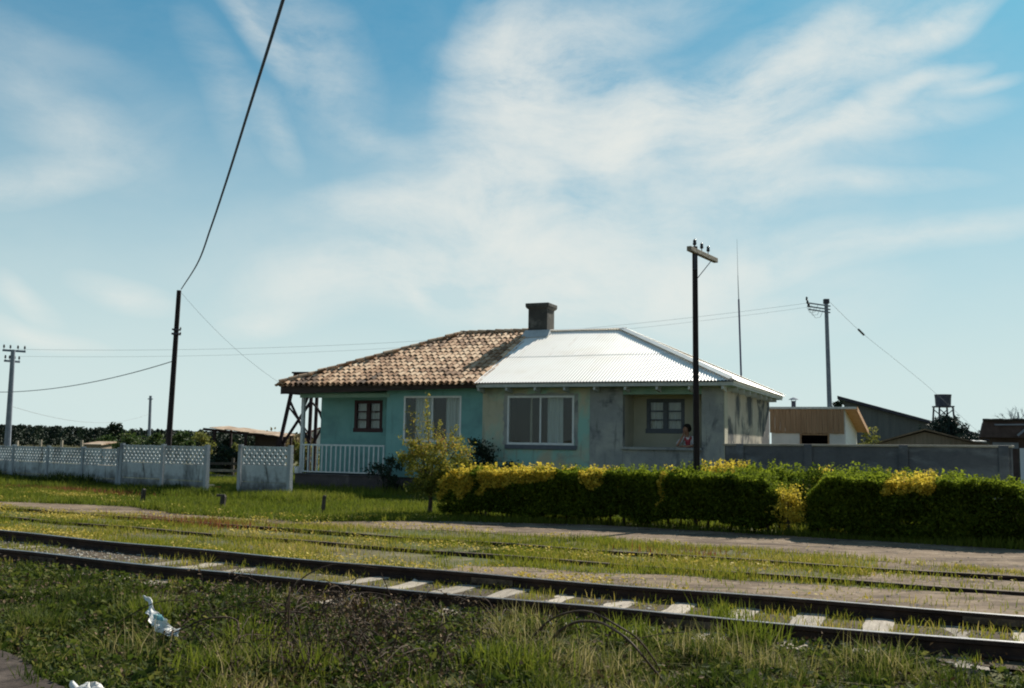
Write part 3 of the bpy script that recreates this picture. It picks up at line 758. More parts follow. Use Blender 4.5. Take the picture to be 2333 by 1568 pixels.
for i in range(9):
    x = SEAM + .05 + i * .925
    if x > HL - .1: x = HL - .2
    mb = MB(); mb.hexa([(x - .03, .04, 3.17), (x + .03, .04, 3.17), (x + .03, YF - .03, 3.10), (x - .03, YF - .03, 3.10)], [(x - .03, .04, 3.268), (x + .03, .04, 3.268), (x + .03, YF - .03, 3.268), (x - .03, YF - .03, 3.268)])
    mb.build('rafter_end', X['palegrey'], house)
for i in range(8):
    y = .9 + i * 1.0
    mb = MB(); mb.box(HL - .45, HL - .04, y - .03, y + .03, 3.15, 3.268); mb.build('rafter_end', X['palegrey'], house)

# roof: closed deck under the coverings
mb = MB()
i_ = .07; zd = EZ - .075
mb.add([(i_, i_, zd), (HL - i_, i_, zd), (HL - i_, HD - i_, zd), (i_, HD - i_, zd), (HD / 2, HD / 2, RZ - .10), (HL - HD / 2, HD / 2, RZ - .10)],
       [(0, 3, 2, 1), (0, 1, 5, 4), (1, 2, 5), (2, 3, 4, 5), (3, 0, 4)])
mb.build('roof_deck', X['deck'], house)

def barrel(mb, o, ax, up, L, r0, r1, concave=False, seg=6, th=.014):
    """one half-round tile from o along ax, opening down (or up)"""
    side = ax.cross(up).normalized()
    sg = -1 if concave else 1
    vs = []
    for (p, r) in ((o, r0), (o + ax * L, r1)):
        for rr in (r, r - th):
            for k in range(seg + 1):
                a = math.pi * k / seg
                vs.append(p + side * (math.cos(a) * rr) + up * (sg * math.sin(a) * rr * .85))
    n = seg + 1
    fs = []
    for k in range(seg):
        fs.append((k, k + 1, 2 * n + k + 1, 2 * n + k))
        fs.append((n + k, n + k + 1, 3 * n + k + 1, 3 * n + k))
        fs.append((k, k + 1, n + k + 1, n + k))
    mb.add(vs, fs)

tiles = MB()
dslope = Vector((0, 1, TN)).normalized(); nslope = Vector((0, -TN, 1)).normalized()
def lay(colx, limit, origin, along, inward, up):
    """tile columns: origin + along*x, running inward up the slope to limit(x)"""
    L_pl = .30
    j = 0
    for x in colx:
        d = -.10
        first = True
        while d < limit(x) - .05:
            jit = Vector((random.uniform(-.012, .012), random.uniform(-.012, .012), random.uniform(0, .018)))
            base = origin + along * (x) + Vector((inward.x, inward.y, TN)) * d + jit
            sl = Vector((inward.x, inward.y, TN)).normalized()
            ax = (sl * 1.0 + along * random.uniform(-.05, .05) - up * 0.045).normalized()
            # cover (convex)
            h = vnoise(np.array([x * .9]), np.array([d * .9]), 3)[0]
            tiles.cur = min(1, max(0, .18 + .55 * h + random.uniform(-.28, .34)))
            barrel(tiles, base + up * .055, ax, up, .40, .088, .070)
            tiles.cur = min(1, max(0, tiles.cur - random.uniform(0, .35)))
            barrel(tiles, base + along * .103 + up * .062 - sl * .03, ax, up, .40, .075, .088, True)
            d += L_pl
        j += 1
# every tile's lower lip sits on the one below, so pan and cover alternate
lay(np.arange(.08, SEAM + .02, .206), lambda x: min(HD / 2, x), Vector((0, 0, EZ - .02)), Vector((1, 0, 0)), Vector((0, 1, 0)), nslope)
nl = Vector((-TN, 0, 1)).normalized()
lay(np.arange(.1, HD, .206), lambda x: min(HD / 2, x, HD - x), Vector((0, HD, EZ - .02)), Vector((0, -1, 0)), Vector((1, 0, 0)), nl)
# hip and ridge caps
def caps(p, q, r=.115):
    p = Vector(p); q = Vector(q); d = (q - p); n = int(d.length / .33); u = d.normalized()
    upv = (Vector((0, 0, 1)) - u * u.z).normalized()
    for i in range(n):
        tiles.cur = random.uniform(.05, .75)
        barrel(tiles, p + d * (i / n) + upv * (.05 + random.uniform(-.01, .015)), (u - upv * .03).normalized(), upv, .40, r, r * .82)
caps((-.02, -.02, EZ + .02), (HD / 2, HD / 2, RZ + .02)); caps((HD / 2 - .1, HD / 2, RZ + .02), (SEAM - .05, HD / 2, RZ + .02))
caps((-.02, HD, EZ + .02), (HD / 2, HD / 2, RZ + .02))
# bed of mortar and pans under the tiles
tiles.cur = 0.12
zb = EZ - .055
tiles.add([(.02, 0, zb), (SEAM - .01, 0, zb), (SEAM - .01, HD / 2, RZ - .055), (HD / 2, HD / 2, RZ - .055)], [(0, 1, 2, 3)])
tiles.add([(.02, HD, zb), (.02, 0, zb), (HD / 2, HD / 2, RZ - .055)], [(0, 1, 2)])
tiles.add([(SEAM - .01, HD, zb + .03), (.02, HD, zb + .03), (HD / 2, HD / 2, RZ - .03), (SEAM - .01, HD / 2, RZ - .03)], [(0, 1, 2, 3)])
tiles.build('tile_roof', X['tile'], house)

# corrugated sheet
zinc = MB()
PER, AMP, SEGP = .095, .013, 6
def corr(vals, zfun):
    rows = []
    for x in vals:
        o = AMP * math.sin(2 * math.pi * x / PER)
        rows.append(zfun(x, o))
    n = len(rows[0])
    vs = [v for r_ in rows for v in r_]
    zinc.add(vs, [(i * n + j, (i + 1) * n + j, (i + 1) * n + j + 1, i * n + j + 1) for i in range(len(rows) - 1) for j in range(n - 1)])
def zpt(x, o, d, lap):
    sag = .010 * math.sin(x * 1.3) * math.sin(d * 1.1) - .012 * math.sin(math.pi * min(1, max(0, d / 4.5)))
    return (x, d, EZ + d * TN + o + .035 + sag + lap)
LAPD = 2.1
def zlow(x, o):
    m_ = min(HD / 2, HL - x + .02, LAPD)
    return [zpt(x, o, -.10 + (m_ + .10) * f_, 0) for f_ in (0, .5, 1)]
def zupp(x, o):
    m_ = min(HD / 2, HL - x + .02)
    return [zpt(x, o, LAPD - .03 + (m_ - LAPD + .03) * f_, .009) for f_ in (0, .5, 1)]
corr(np.arange(SEAM - .02, HL + .04, PER / SEGP), zlow)
corr(np.arange(SEAM - .02, HL - LAPD, PER / SEGP), zupp)
def zr(y, o):
    m_ = min(HD / 2, y, HD - y) + .02
    return [(HL + .10 - (m_ + .10) * f_, y, EZ + (-.10 + (m_ + .10) * f_) * TN + o + .03) for f_ in (0, .5, 1)]
corr(np.arange(-.04, HD + .04, PER / SEGP), zr)
zinc.add([(SEAM, HD + .1, EZ), (HL, HD + .1, EZ), (HL - HD / 2, HD / 2, RZ + .03), (SEAM, HD / 2, RZ + .03)], [(0, 1, 2, 3)])
zinc.build('metal_roof', X['zinc'], house, smooth=True)
def flash(name, p, q, wdt, z, mat):
    p = Vector(p); q = Vector(q); u = (q - p).normalized(); sd_ = u.cross(Vector((0, 0, 1))).normalized()
    mb = MB()
    a = [p - sd_ * wdt + Vector((0, 0, z - wdt * .32)), p + Vector((0, 0, z)), p + sd_ * wdt + Vector((0, 0, z - wdt * .32))]
    b = [v + (q - p) for v in a]
    t_ = Vector((0, 0, -.006))
    mb.add(a + b + [v + t_ for v in a + b], [(0, 1, 4, 3), (1, 2, 5, 4), (6, 9, 10, 7), (7, 10, 11, 8), (0, 3, 9, 6), (2, 8, 11, 5), (0, 6, 7, 1), (1, 7, 8, 2), (3, 4, 10, 9), (4, 5, 11, 10)])
    return mb.build(name, mat, house)
flash('hip_flashing', (HL + .04, -.04, EZ), (HL - HD / 2, HD / 2, RZ + .02), .17, .085, X['zinccap'])
flash('hip_flashing', (HL + .04, HD + .04, EZ), (HL - HD / 2, HD / 2, RZ + .02), .17, .085, X['zinccap'])
flash('ridge_flashing', (SEAM, HD / 2, RZ), (HL - HD / 2 + .1, HD / 2, RZ), .17, .095, X['zinccap'])

# chimney
ch = MB(); ch.box(7.13, 7.83, 4.15, 4.85, 5.1, 6.22); chim = ch.build('chimney', X['soot'], house, bevel=.02)
cp = MB(); cp.hexa([(7.13 - .02, 4.13, 6.2), (7.85, 4.13, 6.2), (7.85, 4.87, 6.2), (7.11, 4.87, 6.2)], [(7.05, 4.07, 6.27), (7.91, 4.07, 6.27), (7.91, 4.93, 6.27), (7.05, 4.93, 6.27)])
cp.box(7.05, 7.91, 4.07, 4.93, 6.272, 6.40)
cp.build('cap', X['soot'], chim, bevel=.02)
fl = MB(); fl.hexa([(7.0, 3.85, 5.19), (7.98, 3.85, 5.19), (7.98, 4.14, 5.36), (7.0, 4.14, 5.36)], [(7.0, 3.85, 5.21), (7.98, 3.85, 5.21), (7.95, 4.14, 5.47), (7.03, 4.14, 5.47)])
fl.build('flashing', X['palegrey'], chim)

# windows
def curtain_mesh(x0, x1, z0, z1, y, waves=5, amp=.03):
    mb = MB(); n = waves * 8
    vs = []
    for i in range(n + 1):
        x = x0 + (x1 - x0) * i / n
        o = amp * math.sin(i / n * waves * 2 * math.pi) + .01 * math.sin(i * 1.3)
        vs += [(x, y + o, z1), (x + .01 * math.sin(i), y + o * 1.3, z0)]
    mb.add(vs, [(2 * i, 2 * i + 2, 2 * i + 3, 2 * i + 1) for i in range(n)])
    return mb

def sliding_window(w, y, curtains, surround=None):
    x0, x1, z0, z1 = w
    f = MB(); t = .06
    f.box(x0, x1, y - .03, y + .05, z0, z0 + t * 1.15); f.box(x0, x1, y - .03, y + .05, z1 - t, z1)
    f.box(x0, x0 + t, y - .03, y + .05, z0 + t * 1.15, z1 - t); f.box(x1 - t, x1, y - .03, y + .05, z0 + t * 1.15, z1 - t)
    xm = (x0 + x1) / 2
    f.box(xm - .025, xm + .025, y - .015, y + .04, z0 + t * 1.15, z1 - t)
    win = f.build('window', X['white'], house, bevel=.006)
    for (a, b, yy) in ((x0 + t, xm - .025, y + .012), (xm + .025, x1 - t, y + .026)):
        p = MB(); p.box(a + .001, b - .001, yy - .003, yy + .003, z0 + t * 1.15 + .001, z1 - t - .001); p.build('pane', X['glass'], win)
    for (a, b) in curtains:
        curtain_mesh(a, b, z0 + .07, z1 - .05, y + .22, max(2, int((b - a) * 9))).build('curtain', X['curtain'], win, smooth=True)
    return win
w1 = sliding_window(W1, YF + .02, [(W1[0] + .30, W1[0] + .95), (W1[0] + 1.40, W1[1] - .05)])
w2 = sliding_window(W2, YF + .0, [(W2[0] + 1.22, W2[0] + 1.72)])
mb = MB(); mb.box(W2[0] + .545, W2[0] + .60, YF + .5, YF + .55, .6, 3.1); mb.build('curtain_pole', X['creamboard'], w2)
mb = MB(); mb.box(W2[0] - .06, W2[1] + .08, YF - .06, YF + .05, W2[2] - .13, W2[2]); mb.build('sill', X['frame_grey'], w2, bevel=.01)
# rough mortar band round the newer window
mb = MB()
def ragged(x0, x1, z0, z1, y, n, horiz):
    pts = []
    for i in range(n + 1):
        f_ = i / n
        e0, e1 = random.uniform(-.035, .035), random.uniform(-.035, .035)
        if horiz: pts.append(((x0 + (x1 - x0) * f_, z0 + e0 * .5), (x0 + (x1 - x0) * f_, z1 + e1)))
        else: pts.append(((x0 + e0, z0 + (z1 - z0) * f_), (x1 + e1 * .4, z0 + (z1 - z0) * f_)))
    vs = []
    for (a, b) in pts: vs += [(a[0], y, a[1]), (b[0], y, b[1]), (a[0], y + .012, a[1]), (b[0], y + .012, b[1])]
    fs = []
    for i in range(n):
        k = 4 * i
        fs += [(k, k + 1, k + 5, k + 4), (k, k + 4, k + 6, k + 2), (k + 1, k + 3, k + 7, k + 5)]
    mb.add(vs, fs)
ragged(W2[0] - .13, W2[0] + .002, W2[2], W2[3] + .06, YF - .006, 14, False)
ragged(W2[1] - .002, W2[1] + .12, W2[2] - .1, W2[3] + .06, YF - .006, 14, False)
ragged(W2[0], W2[1], W2[3] - .002, W2[3] + .07, YF - .006, 14, True)
mb.build('mortar_band', X['plaster'], w2)

def casement(w, y, mat, cur=True):
    x0, x1, z0, z1 = w
    f = MB(); t = .11
    xm = (x0 + x1) / 2
    f.box(x0 - .03, x1 + .03, y - .035, y + .06, z0 - .03, z0 + t); f.box(x0, x1, y - .03, y + .06, z1 - t, z1)
    f.box(x0, x0 + t, y - .03, y + .06, z0 + t, z1 - t); f.box(x1 - t, x1, y - .03, y + .06, z0 + t, z1 - t)
    f.box(xm - .075, xm + .075, y - .03, y + .06, z0 + t, z1 - t)
    win = f.build('window', mat, house, bevel=.008)
    for (a, b) in ((x0 + t, xm - .075), (xm + .075, x1 - t)):
        for k in (1, 2):
            zz = z0 + t + (z1 - z0 - 2 * t) * k / 3
            MB().box(a, b, y - .01, y + .035, zz - .022, zz + .022).build('glazing_bar', mat, win)
        for k in range(3):
            h3 = (z1 - z0 - 2 * t) / 3
            p = MB(); p.box(a + .001, b - .001, y + .012, y + .018, z0 + t + h3 * k + .001, z0 + t + h3 * (k + 1) - .001)
            p.build('pane', X['glass'], win)
    if cur: curtain_mesh(x0 + .05, x1 - .05, z0, z1 - .02, y + .14, 8, .02).build('curtain', X['curtain'], win, smooth=True)
    return win
casement(SW1, YP + .02, X['frame_brown'])
casement(SW2, YP + .02, X['frame_grey'])

# porch railing, post
rz0, rz1 = FZ + .05, 1.42
mb = MB()
mb.box(XL + .06, XP1 - .02, YF - .05, YF, rz1, rz1 + .05)
mb.box(XL + .06, XP1 - .02, YF - .045, YF - .005, rz0, rz0 + .04)
rl = mb.build('porch_railing', X['railpaint'], house)
nb = 18
for i in range(nb):
    x = XL + .14 + (XP1 - .06 - XL - .14) * i / (nb - 1)
    lean = random.uniform(-.012, .012)
    b = MB(); b.hexa([(x - .024, YF - .04, rz0 + .04), (x + .024, YF - .04, rz0 + .04), (x + .024, YF - .012, rz0 + .04), (x - .024, YF - .012, rz0 + .04)],
                     [(x - .024 + lean, YF - .04, rz1), (x + .024 + lean, YF - .04, rz1), (x + .024 + lean, YF - .012, rz1), (x - .024 + lean, YF - .012, rz1)])
    b.build('baluster', X['railpaint'], rl)
mb = MB(); mb.box(XL - .02, XL + .09, YF - .04, YF + .07, FZ, 3.0); mb.build('porch_post', X['palegrey'], house, bevel=.008)

def hw(x, y, z): return HM @ Vector((x, y, z))
bk = MB(); bk.lathe([(.07, 0), (.085, .02), (.095, .2), (.105, .205), (.105, .22), (.09, .22)], n=14)
bko = bk.build('bucket', X['white']); p = hw(XL - .10 + .02, YF - .06, FZ); bko.location = p
tag(bko, 'small white bucket standing at the corner of the porch floor', 'bucket')

# ------------------------------------------------------------------ person leaning on the parapet (house axes, built in place)
def skin_obj(name, chains, mat, parent=None, subd=2, loc=(0, 0, 0)):
    """chains: lists of (co, radius, key); equal keys weld"""
    vs, es, rad, key = [], [], [], {}
    for ch_ in chains:
        prev = None
        for (co, r, *k) in ch_:
            kk = k[0] if k else None
            if kk is not None and kk in key: i = key[kk]
            else:
                i = len(vs); vs.append(co); rad.append(r)
                if kk is not None: key[kk] = i
            if prev is not None: es.append((prev, i))
            prev = i
    me = bpy.data.meshes.new(name); me.from_pydata(vs, es, [])
    o = link_mesh(name, me, mat, parent)
    md = o.modifiers.new('skin', 'SKIN'); md.use_smooth_shade = True
    if not me.skin_vertices: me.skin_vertices.new()
    for i, r in enumerate(rad):
        rr = r if isinstance(r, tuple) else (r, r)
        me.skin_vertices[0].data[i].radius = rr
        me.skin_vertices[0].data[i].use_root = (i == 0)
    sb = o.modifiers.new('subsurf', 'SUBSURF'); sb.levels = subd; sb.render_levels = subd
    return o
px_ = hx(1566, 985, .88)[0]
PO = hw(px_, 0, 0)
def B(x, y, z): return (x, y, z - FZ)
per_chains = [
    [(B(0, 1.20, 1.36), .13, 'pel'), (B(0, 1.13, 1.56), .115, 'sp'), (B(0, 1.04, 1.74), .125, 'che'), (B(-.01, .985, 1.85), .07, 'nb'), (B(-.02, .955, 1.92), .05, 'nk'), (B(-.04, .93, 2.0), .075, 'jaw'), (B(-.045, .925, 2.08), .092, 'hd'), (B(-.04, .935, 2.16), .07, 'cr')],
    [(0, 0, 'hd'), (B(-.115, .83, 2.055), .018)],
    [(0, 0, 'che'), (B(-.15, 1.0, 1.81), .062, 'sl'), (B(-.235, .86, 1.70), .048), (B(-.25, .70, 1.60), .042, 'el'), (B(-.17, .70, 1.74), .034), (B(-.10, .78, 1.89), .027, 'wl'), (B(-.085, .80, 1.935), .026, 'pl')],
    [(0, 0, 'pl'), (B(-.075, .80, 1.965), .010), (B(-.06, .825, 1.99), .008)],
    [(0, 0, 'pl'), (B(-.095, .805, 1.97), .010), (B(-.085, .82, 2.0), .008)],
    [(0, 0, 'pl'), (B(-.112, .815, 1.965), .010), (B(-.108, .83, 1.99), .008)],
    [(0, 0, 'pl'), (B(-.125, .825, 1.95), .009), (B(-.125, .835, 1.972), .008)],
    [(0, 0, 'wl'), (B(-.065, .77, 1.915), .010), (B(-.045, .775, 1.94), .008)],
    [(0, 0, 'che'), (B(.15, 1.0, 1.81), .062, 'sr'), (B(.225, .86, 1.70), .048), (B(.22, .70, 1.605), .042, 'er'), (B(.08, .60, 1.592), .034), (B(-.06, .57, 1.588), .027, 'wr'), (B(-.11, .57, 1.585), .026, 'pr')],
    [(0, 0, 'pr'), (B(-.15, .55, 1.58), .010), (B(-.185, .545, 1.572), .008)],
    [(0, 0, 'pr'), (B(-.155, .568, 1.578), .010), (B(-.195, .566, 1.57), .008)],
    [(0, 0, 'pr'), (B(-.152, .588, 1.578), .010), (B(-.19, .59, 1.57), .008)],
    [(0, 0, 'pr'), (B(-.145, .606, 1.578), .009), (B(-.175, .612, 1.572), .008)],
    [(0, 0, 'wr'), (B(-.09, .53, 1.592), .010), (B(-.12, .515, 1.585), .008)],
    [(0, 0, 'pel'), (B(-.10, 1.21, 1.28), .095), (B(-.11, 1.17, .96), .065), (B(-.11, 1.22, .60), .04, 'al'), (B(-.12, 1.10, .535), .035)],
    [(0, 0, 'pel'), (B(.10, 1.21, 1.28), .095), (B(.11, 1.19, .96), .065), (B(.11, 1.25, .60), .04, 'ar'), (B(.12, 1.13, .535), .035)],
]
person = skin_obj('person', per_chains, X['skin'])
person.matrix_world = Matrix.Translation(hw(px_, 0, FZ)) @ Matrix.Rotation(HA, 4, 'Z')
person.location = hw(px_, 0, FZ); person.rotation_euler = (0, 0, HA)
tag(person, 'person with short dark hair in white shirt and red bib leaning on the porch parapet', 'person')
skin_obj('shirt', [[(B(0, 1.20, 1.40), .138, 'a'), (B(0, 1.13, 1.56), .128), (B(0, 1.04, 1.74), .138, 'c'), (B(-.01, 1.0, 1.83), .085)],
                   [(0, 0, 'c'), (B(-.15, 1.0, 1.81), .075), (B(-.235, .86, 1.70), .064), (B(-.25, .74, 1.625), .056)],
                   [(0, 0, 'c'), (B(.15, 1.0, 1.81), .075), (B(.225, .86, 1.70), .064), (B(.224, .74, 1.63), .056)]], X['shirt'], person)
skin_obj('bib', [[(B(0, 1.165, 1.38), (.125, .115), 'a'), (B(0, 1.06, 1.55), (.09, .10)), (B(-.005, .95, 1.68), (.065, .06), 'c')],
                 [(0, 0, 'c'), (B(-.075, .925, 1.80), .03), (B(-.085, .99, 1.885), .022)],
                 [(0, 0, 'c'), (B(.07, .925, 1.80), .03), (B(.08, .99, 1.885), .022)]], X['red'], person)
skin_obj('trousers', [[(B(0, 1.2, 1.36), .14, 'p'), (B(-.10, 1.21, 1.28), .105), (B(-.11, 1.17, .96), .08), (B(-.11, 1.22, .62), .06)],
                      [(0, 0, 'p'), (B(.10, 1.21, 1.28), .105), (B(.11, 1.19, .96), .08), (B(.11, 1.25, .62), .06)]], X['trousers'], person)
hair = MB()
hc = Vector(B(-.025, .955, 2.105))
hv = []
nU, nV = 16, 10
for j in range(nV + 1):
    th = math.pi * j / nV
    for i in range(nU):
        ph = 2 * math.pi * i / nU
        r = .125 * (1 + .07 * math.sin(5 * ph + 3 * th) + random.uniform(-.03, .03))
        d = Vector((math.sin(th) * math.cos(ph), math.sin(th) * math.sin(ph), math.cos(th)))
        v = hc + d * r
        f_ = d.dot(Vector((-.55, -.75, -.35)))
        if f_ > .35: v -= d * (f_ - .35) * .13
        hv.append(v)
hair.add(hv, [(j * nU + i, j * nU + (i + 1) % nU, (j + 1) * nU + (i + 1) % nU, (j + 1) * nU + i) for j in range(nV) for i in range(nU)])
hair.build('hair', X['hair'], person, smooth=True)
for (ex, ey) in ((-.092, .846), (-.128, .886)):
    e_ = MB(); e_.lathe([(.002, -.008), (.011, -.004), (.011, .004), (.002, .008)], B(ex, ey, 2.085), 8); e_.build('eye', X['dark'], person)
e_ = MB(); e_.box(-.112, -.075, .846, .858, 2.012 - FZ, 2.022 - FZ); e_.build('mouth', X['red'], person)

# ------------------------------------------------------------------ leaf helpers
def leaf_quads(C, size, up_bias=0.3, seed=0, aspect=.55):
    """diamond leaves at centres C"""
    r = np.random.default_rng(seed)
    n = len(C)
    size = np.broadcast_to(np.asarray(size, float), (n,))
    nr = r.normal(size=(n, 3)); nr[:, 2] = np.abs(nr[:, 2]) + up_bias; nr /= np.linalg.norm(nr, axis=1, keepdims=True)
    a = r.normal(size=(n, 3)); a -= nr * (a * nr).sum(1, keepdims=True); a /= np.linalg.norm(a, axis=1, keepdims=True)
    b = np.cross(nr, a)
    h = (size / 2)[:, None]
    V = np.stack([C - a * h, C + b * h * aspect + nr * h * .15, C + a * h, C - b * h * aspect + nr * h * .15], 1).reshape(-1, 3)
    Q = np.arange(4 * n).reshape(n, 4)
    return V, Q

def leaves_obj(name, C, size, tint, mat, parent=None, up_bias=.3, seed=1, aspect=.55):
    V, Q = leaf_quads(C, size, up_bias, seed, aspect)
    return np_obj(name, V, Q, np.repeat(np.clip(tint, 0, 1), 4), mat, parent)

def off(C, parent):
    """world points -> local points of an empty"""
    M4 = np.array((Matrix.Translation(parent.location) @ Matrix.Rotation(parent.rotation_euler.z, 4, 'Z')).inverted())
    return C @ M4[:3, :3].T + M4[:3, 3]

def blob_points(n, c, r, clumps, cr, seed, squash=1.0, shell=.5):
    """points in a crown: clumps scattered through an ellipsoid, leaves round each clump"""
    g_ = np.random.default_rng(seed)
    d = g_.normal(size=(clumps, 3)); d /= np.linalg.norm(d, axis=1, keepdims=True)
    rad = g_.uniform(shell, 1, size=(clumps, 1)) ** .7
    cc = d * rad * np.array(r) + np.array(c)
    csz = cr * g_.uniform(.6, 1.3, size=clumps)
    k = g_.integers(0, clumps, n)
    q = g_.normal(size=(n, 3)) * .5
    P = cc[k] + q * csz[k][:, None] * np.array([1, 1, .8])
    tint = g_.uniform(0, 1, clumps)[k] * .55 + g_.uniform(0, .45, n)
    return P, tint

# ------------------------------------------------------------------ hedges
HPX = [1000, 1400, 1846, 2300, 2420]; HS = [-12.3, -8.67, -4.81, -1.54, -.8]
def hs(px): return float(np.interp(px, HPX, HS))
def hface(s): return np.interp(s, [-12.4, -9, -5, -1], [17.45, 18.05, 18.45, 18.75])

def make_hedge(name, label, s0, s1, face, width, ztop, z0, golds, density, stems, seed, leaf=.055, loose=.0):
    g_ = np.random.default_rng(seed)
    cx = (s0 + s1) / 2
    root = tag(empty(name, (*W(cx, float(face(cx))), 0)), label, 'hedge')
    L = s1 - s0
    n = int(L * density * 4)
    s = g_.uniform(s0, s1, n); w = g_.uniform(0, 1, n); h = g_.uniform(0, 1, n)
    zt = ztop + .07 * (fbm(s * .9, s * 0, seed) - .5) + .13 * (vnoise(s * 4, w * 3, seed + 3) - .5) + loose * (vnoise(s * 1.1, w, seed + 9) - .4)
    # ends rounded
    e = np.minimum(s - s0, s1 - s)
    zt = zt * np.clip(.72 + .28 * np.clip(e / .3, 0, 1), 0, 1)
    bulge = .10 * (fbm(s * 1.1, h * 2.0, seed + 5) - .5) + .12 * (vnoise(s * 3.3, h * 4, seed + 6) - .5)
    zb = z0 + .20 * np.clip(vnoise(s * 2.6, s * 0 + 2, seed + 12) - .42, -.3, 1)
    z = zb + (zt - zb) * h ** .8
    wid = width * (.86 + .14 * np.sin(np.pi * np.clip(h, 0, 1)))
    t = face(s) + bulge * 1.0 + w * wid
    dsurf = np.minimum.reduce([w * wid, (1 - w) * wid, zt - z, np.maximum(z - zb, 0) + .08, e + .05])
    keep = g_.uniform(0, 1, n) < np.where(dsurf < .2, 1.0, .22)
    # holes
    hole = vnoise(s * 5.5, z * 6.5, seed + 20)
    keep &= ~((hole > .78) & (g_.uniform(0, 1, n) < .75))
    s, t, z, zt, h = s[keep], t[keep], z[keep], zt[keep], h[keep]
    C = np.concatenate([W(s, t).T, z[:, None]], 1)
    # upright shoots above the clipped top
    ns = int(L * 44 * (1 + loose * 2))
    ss = g_.uniform(s0 + .1, s1 - .1, ns); ww = g_.uniform(.05, .95, ns); hh = g_.uniform(.03, .16 + loose * .3, ns)
    e2 = np.minimum(ss - s0, s1 - ss)
    zz = (ztop + .10 * (fbm(ss * .9, ss * 0, seed) - .5) + loose * (vnoise(ss * 1.1, ww, seed + 9) - .4)) * np.clip(.72 + .28 * np.clip(e2 / .3, 0, 1), 0, 1)
    m = 9
    f = g_.uniform(-.4, 1, (ns, m))
    S2 = (ss[:, None] + g_.normal(size=(ns, m)) * .018).ravel(); T2 = ((face(ss) + ww * width)[:, None] + g_.normal(size=(ns, m)) * .018).ravel()
    Z2 = (zz[:, None] + f * hh[:, None]).ravel()
    C2 = np.concatenate([W(S2, T2).T, Z2[:, None]], 1)
    C = np.concatenate([C, C2]); sA = np.concatenate([s, S2]); dtop = np.concatenate([zt - z, np.zeros(len(S2))])
    tint = np.clip(.25 + .5 * fbm(sA * 1.6, C[:, 2] * 2, seed + 30) + g_.uniform(-.3, .3, len(sA)), 0, 1)
    gold = np.zeros(len(sA), bool)
    for (a, b, dz) in golds:
        edge = .18 * (vnoise(sA * 4, C[:, 2] * 7, seed + 40) - .5)
        gold |= (sA > a + edge) & (sA < b + edge) & (dtop < dz * (.6 + .8 * vnoise(sA * 5, sA * 0 + 1, seed + 41)))
    tint = np.clip(tint + .38 * np.exp(-(np.maximum(dtop, 0) / .10) ** 2), 0, 1)  # paler top leaves: new growth plus the sunlit top put into the tint
    gold &= g_.uniform(0, 1, len(sA)) < .93
    sz = leaf * g_.uniform(.6, 1.6, len(sA))
    leaves_obj('foliage', off(C[~gold], root), sz[~gold], tint[~gold], X['hedge'], root, .25, seed)
    if gold.any():
        leaves_obj('golden_foliage', off(C[gold], root), sz[gold], g_.uniform(0, 1, gold.sum()), X['gold'], root, .25, seed + 1)
    for i in range(stems):
        s_ = s0 + L * (i + .5) / stems + g_.uniform(-.12, .12); t_ = float(face(s_)) + width * g_.uniform(.3, .65)
        b = W(s_, t_); tp = W(s_ + g_.uniform(-.12, .12), t_ + g_.uniform(-.1, .1))
        mb = MB(); r = g_.uniform(.018, .034)
        mb.tube([(b[0], b[1], -.02), ((b[0] + tp[0]) / 2 + g_.uniform(-.03, .03), (b[1] + tp[1]) / 2, .25), (tp[0], tp[1], .6)], r, r * .6, 6)
        rebase(mb.build('stem', X['bark']), root)
    return root

make_hedge('hedge', 'long clipped hedge in front of the house with yellow leaves along its left top', hs(995), hs(1795), hface, 1.05, 1.05, .13,
           [(hs(1000), hs(1085), .45), (hs(1098), hs(1112), .4), (hs(1110), hs(1285), .26), (hs(1335), hs(1398), .30), (hs(1525), hs(1536), .5)], 7200, 26, 21)
make_hedge('hedge', 'dark clipped hedge at the right edge with one square yellow patch on top', hs(1850), hs(2372), hface, 1.15, 1.07, .04,
           [(hs(2035), hs(2150), .22)], 8200, 12, 33)
def back_face(s): return np.interp(s, [-9.5, -4.5], [21.3, 20.9])
make_hedge('hedge', 'loose unclipped row of privet between the grey wall and the clipped hedges', -8.6, -2.2, back_face, .9, 1.04, .1,
           [(-7.9, -6.9, .25), (-5.35, -5.1, .25), (-3.2, -2.9, .3)], 2600, 8, 47, .06, .24)

# golden bush in the gap of the hedge
def bush(name, label, base, h, r, n, mat, seed, leaf=.05, clumps=40, cr=.16, zc=.55, cat='shrub', stemn=5, tint_shift=0, shell=.35, zbias=1.0, stem_mat='bark'):
    root = tag(empty(name, (base[0], base[1], 0)), label, cat)
    g_ = np.random.default_rng(seed)
    c = np.array([0, 0, h * zc]); rr = (r, r, h * (1 - zc) * zbias)
    P, tint = blob_points(n, c, rr, clumps, cr, seed, shell=shell)
    P[:, 2] = np.maximum(P[:, 2], .02)
    leaves_obj('foliage', P, leaf * g_.uniform(.7, 1.3, n), tint + tint_shift, X[mat], root, .2, seed)
    mb = MB()
    for i in range(stemn):
        a = g_.uniform(0, 6.28); q = g_.uniform(.2, .75) * r
        mb.tube([(g_.uniform(-.05, .05), g_.uniform(-.05, .05), -.03), (q * .4 * math.cos(a), q * .4 * math.sin(a), h * .35), (q * math.cos(a), q * math.sin(a), h * g_.uniform(.6, .9))], .022, .008, 6)
    mb.build('stem', X[stem_mat], root)
    return root
gb = W(hs(1803), float(hface(hs(1803))) + .16)
bush('golden_shrub', 'small golden yellow bush filling the notch between the two clipped hedges', gb, .92, .27, 2600, 'gold', 61, .05, 30, .15, .56, stemn=5)
gb = W(hs(1838), float(hface(hs(1838))) + .9)
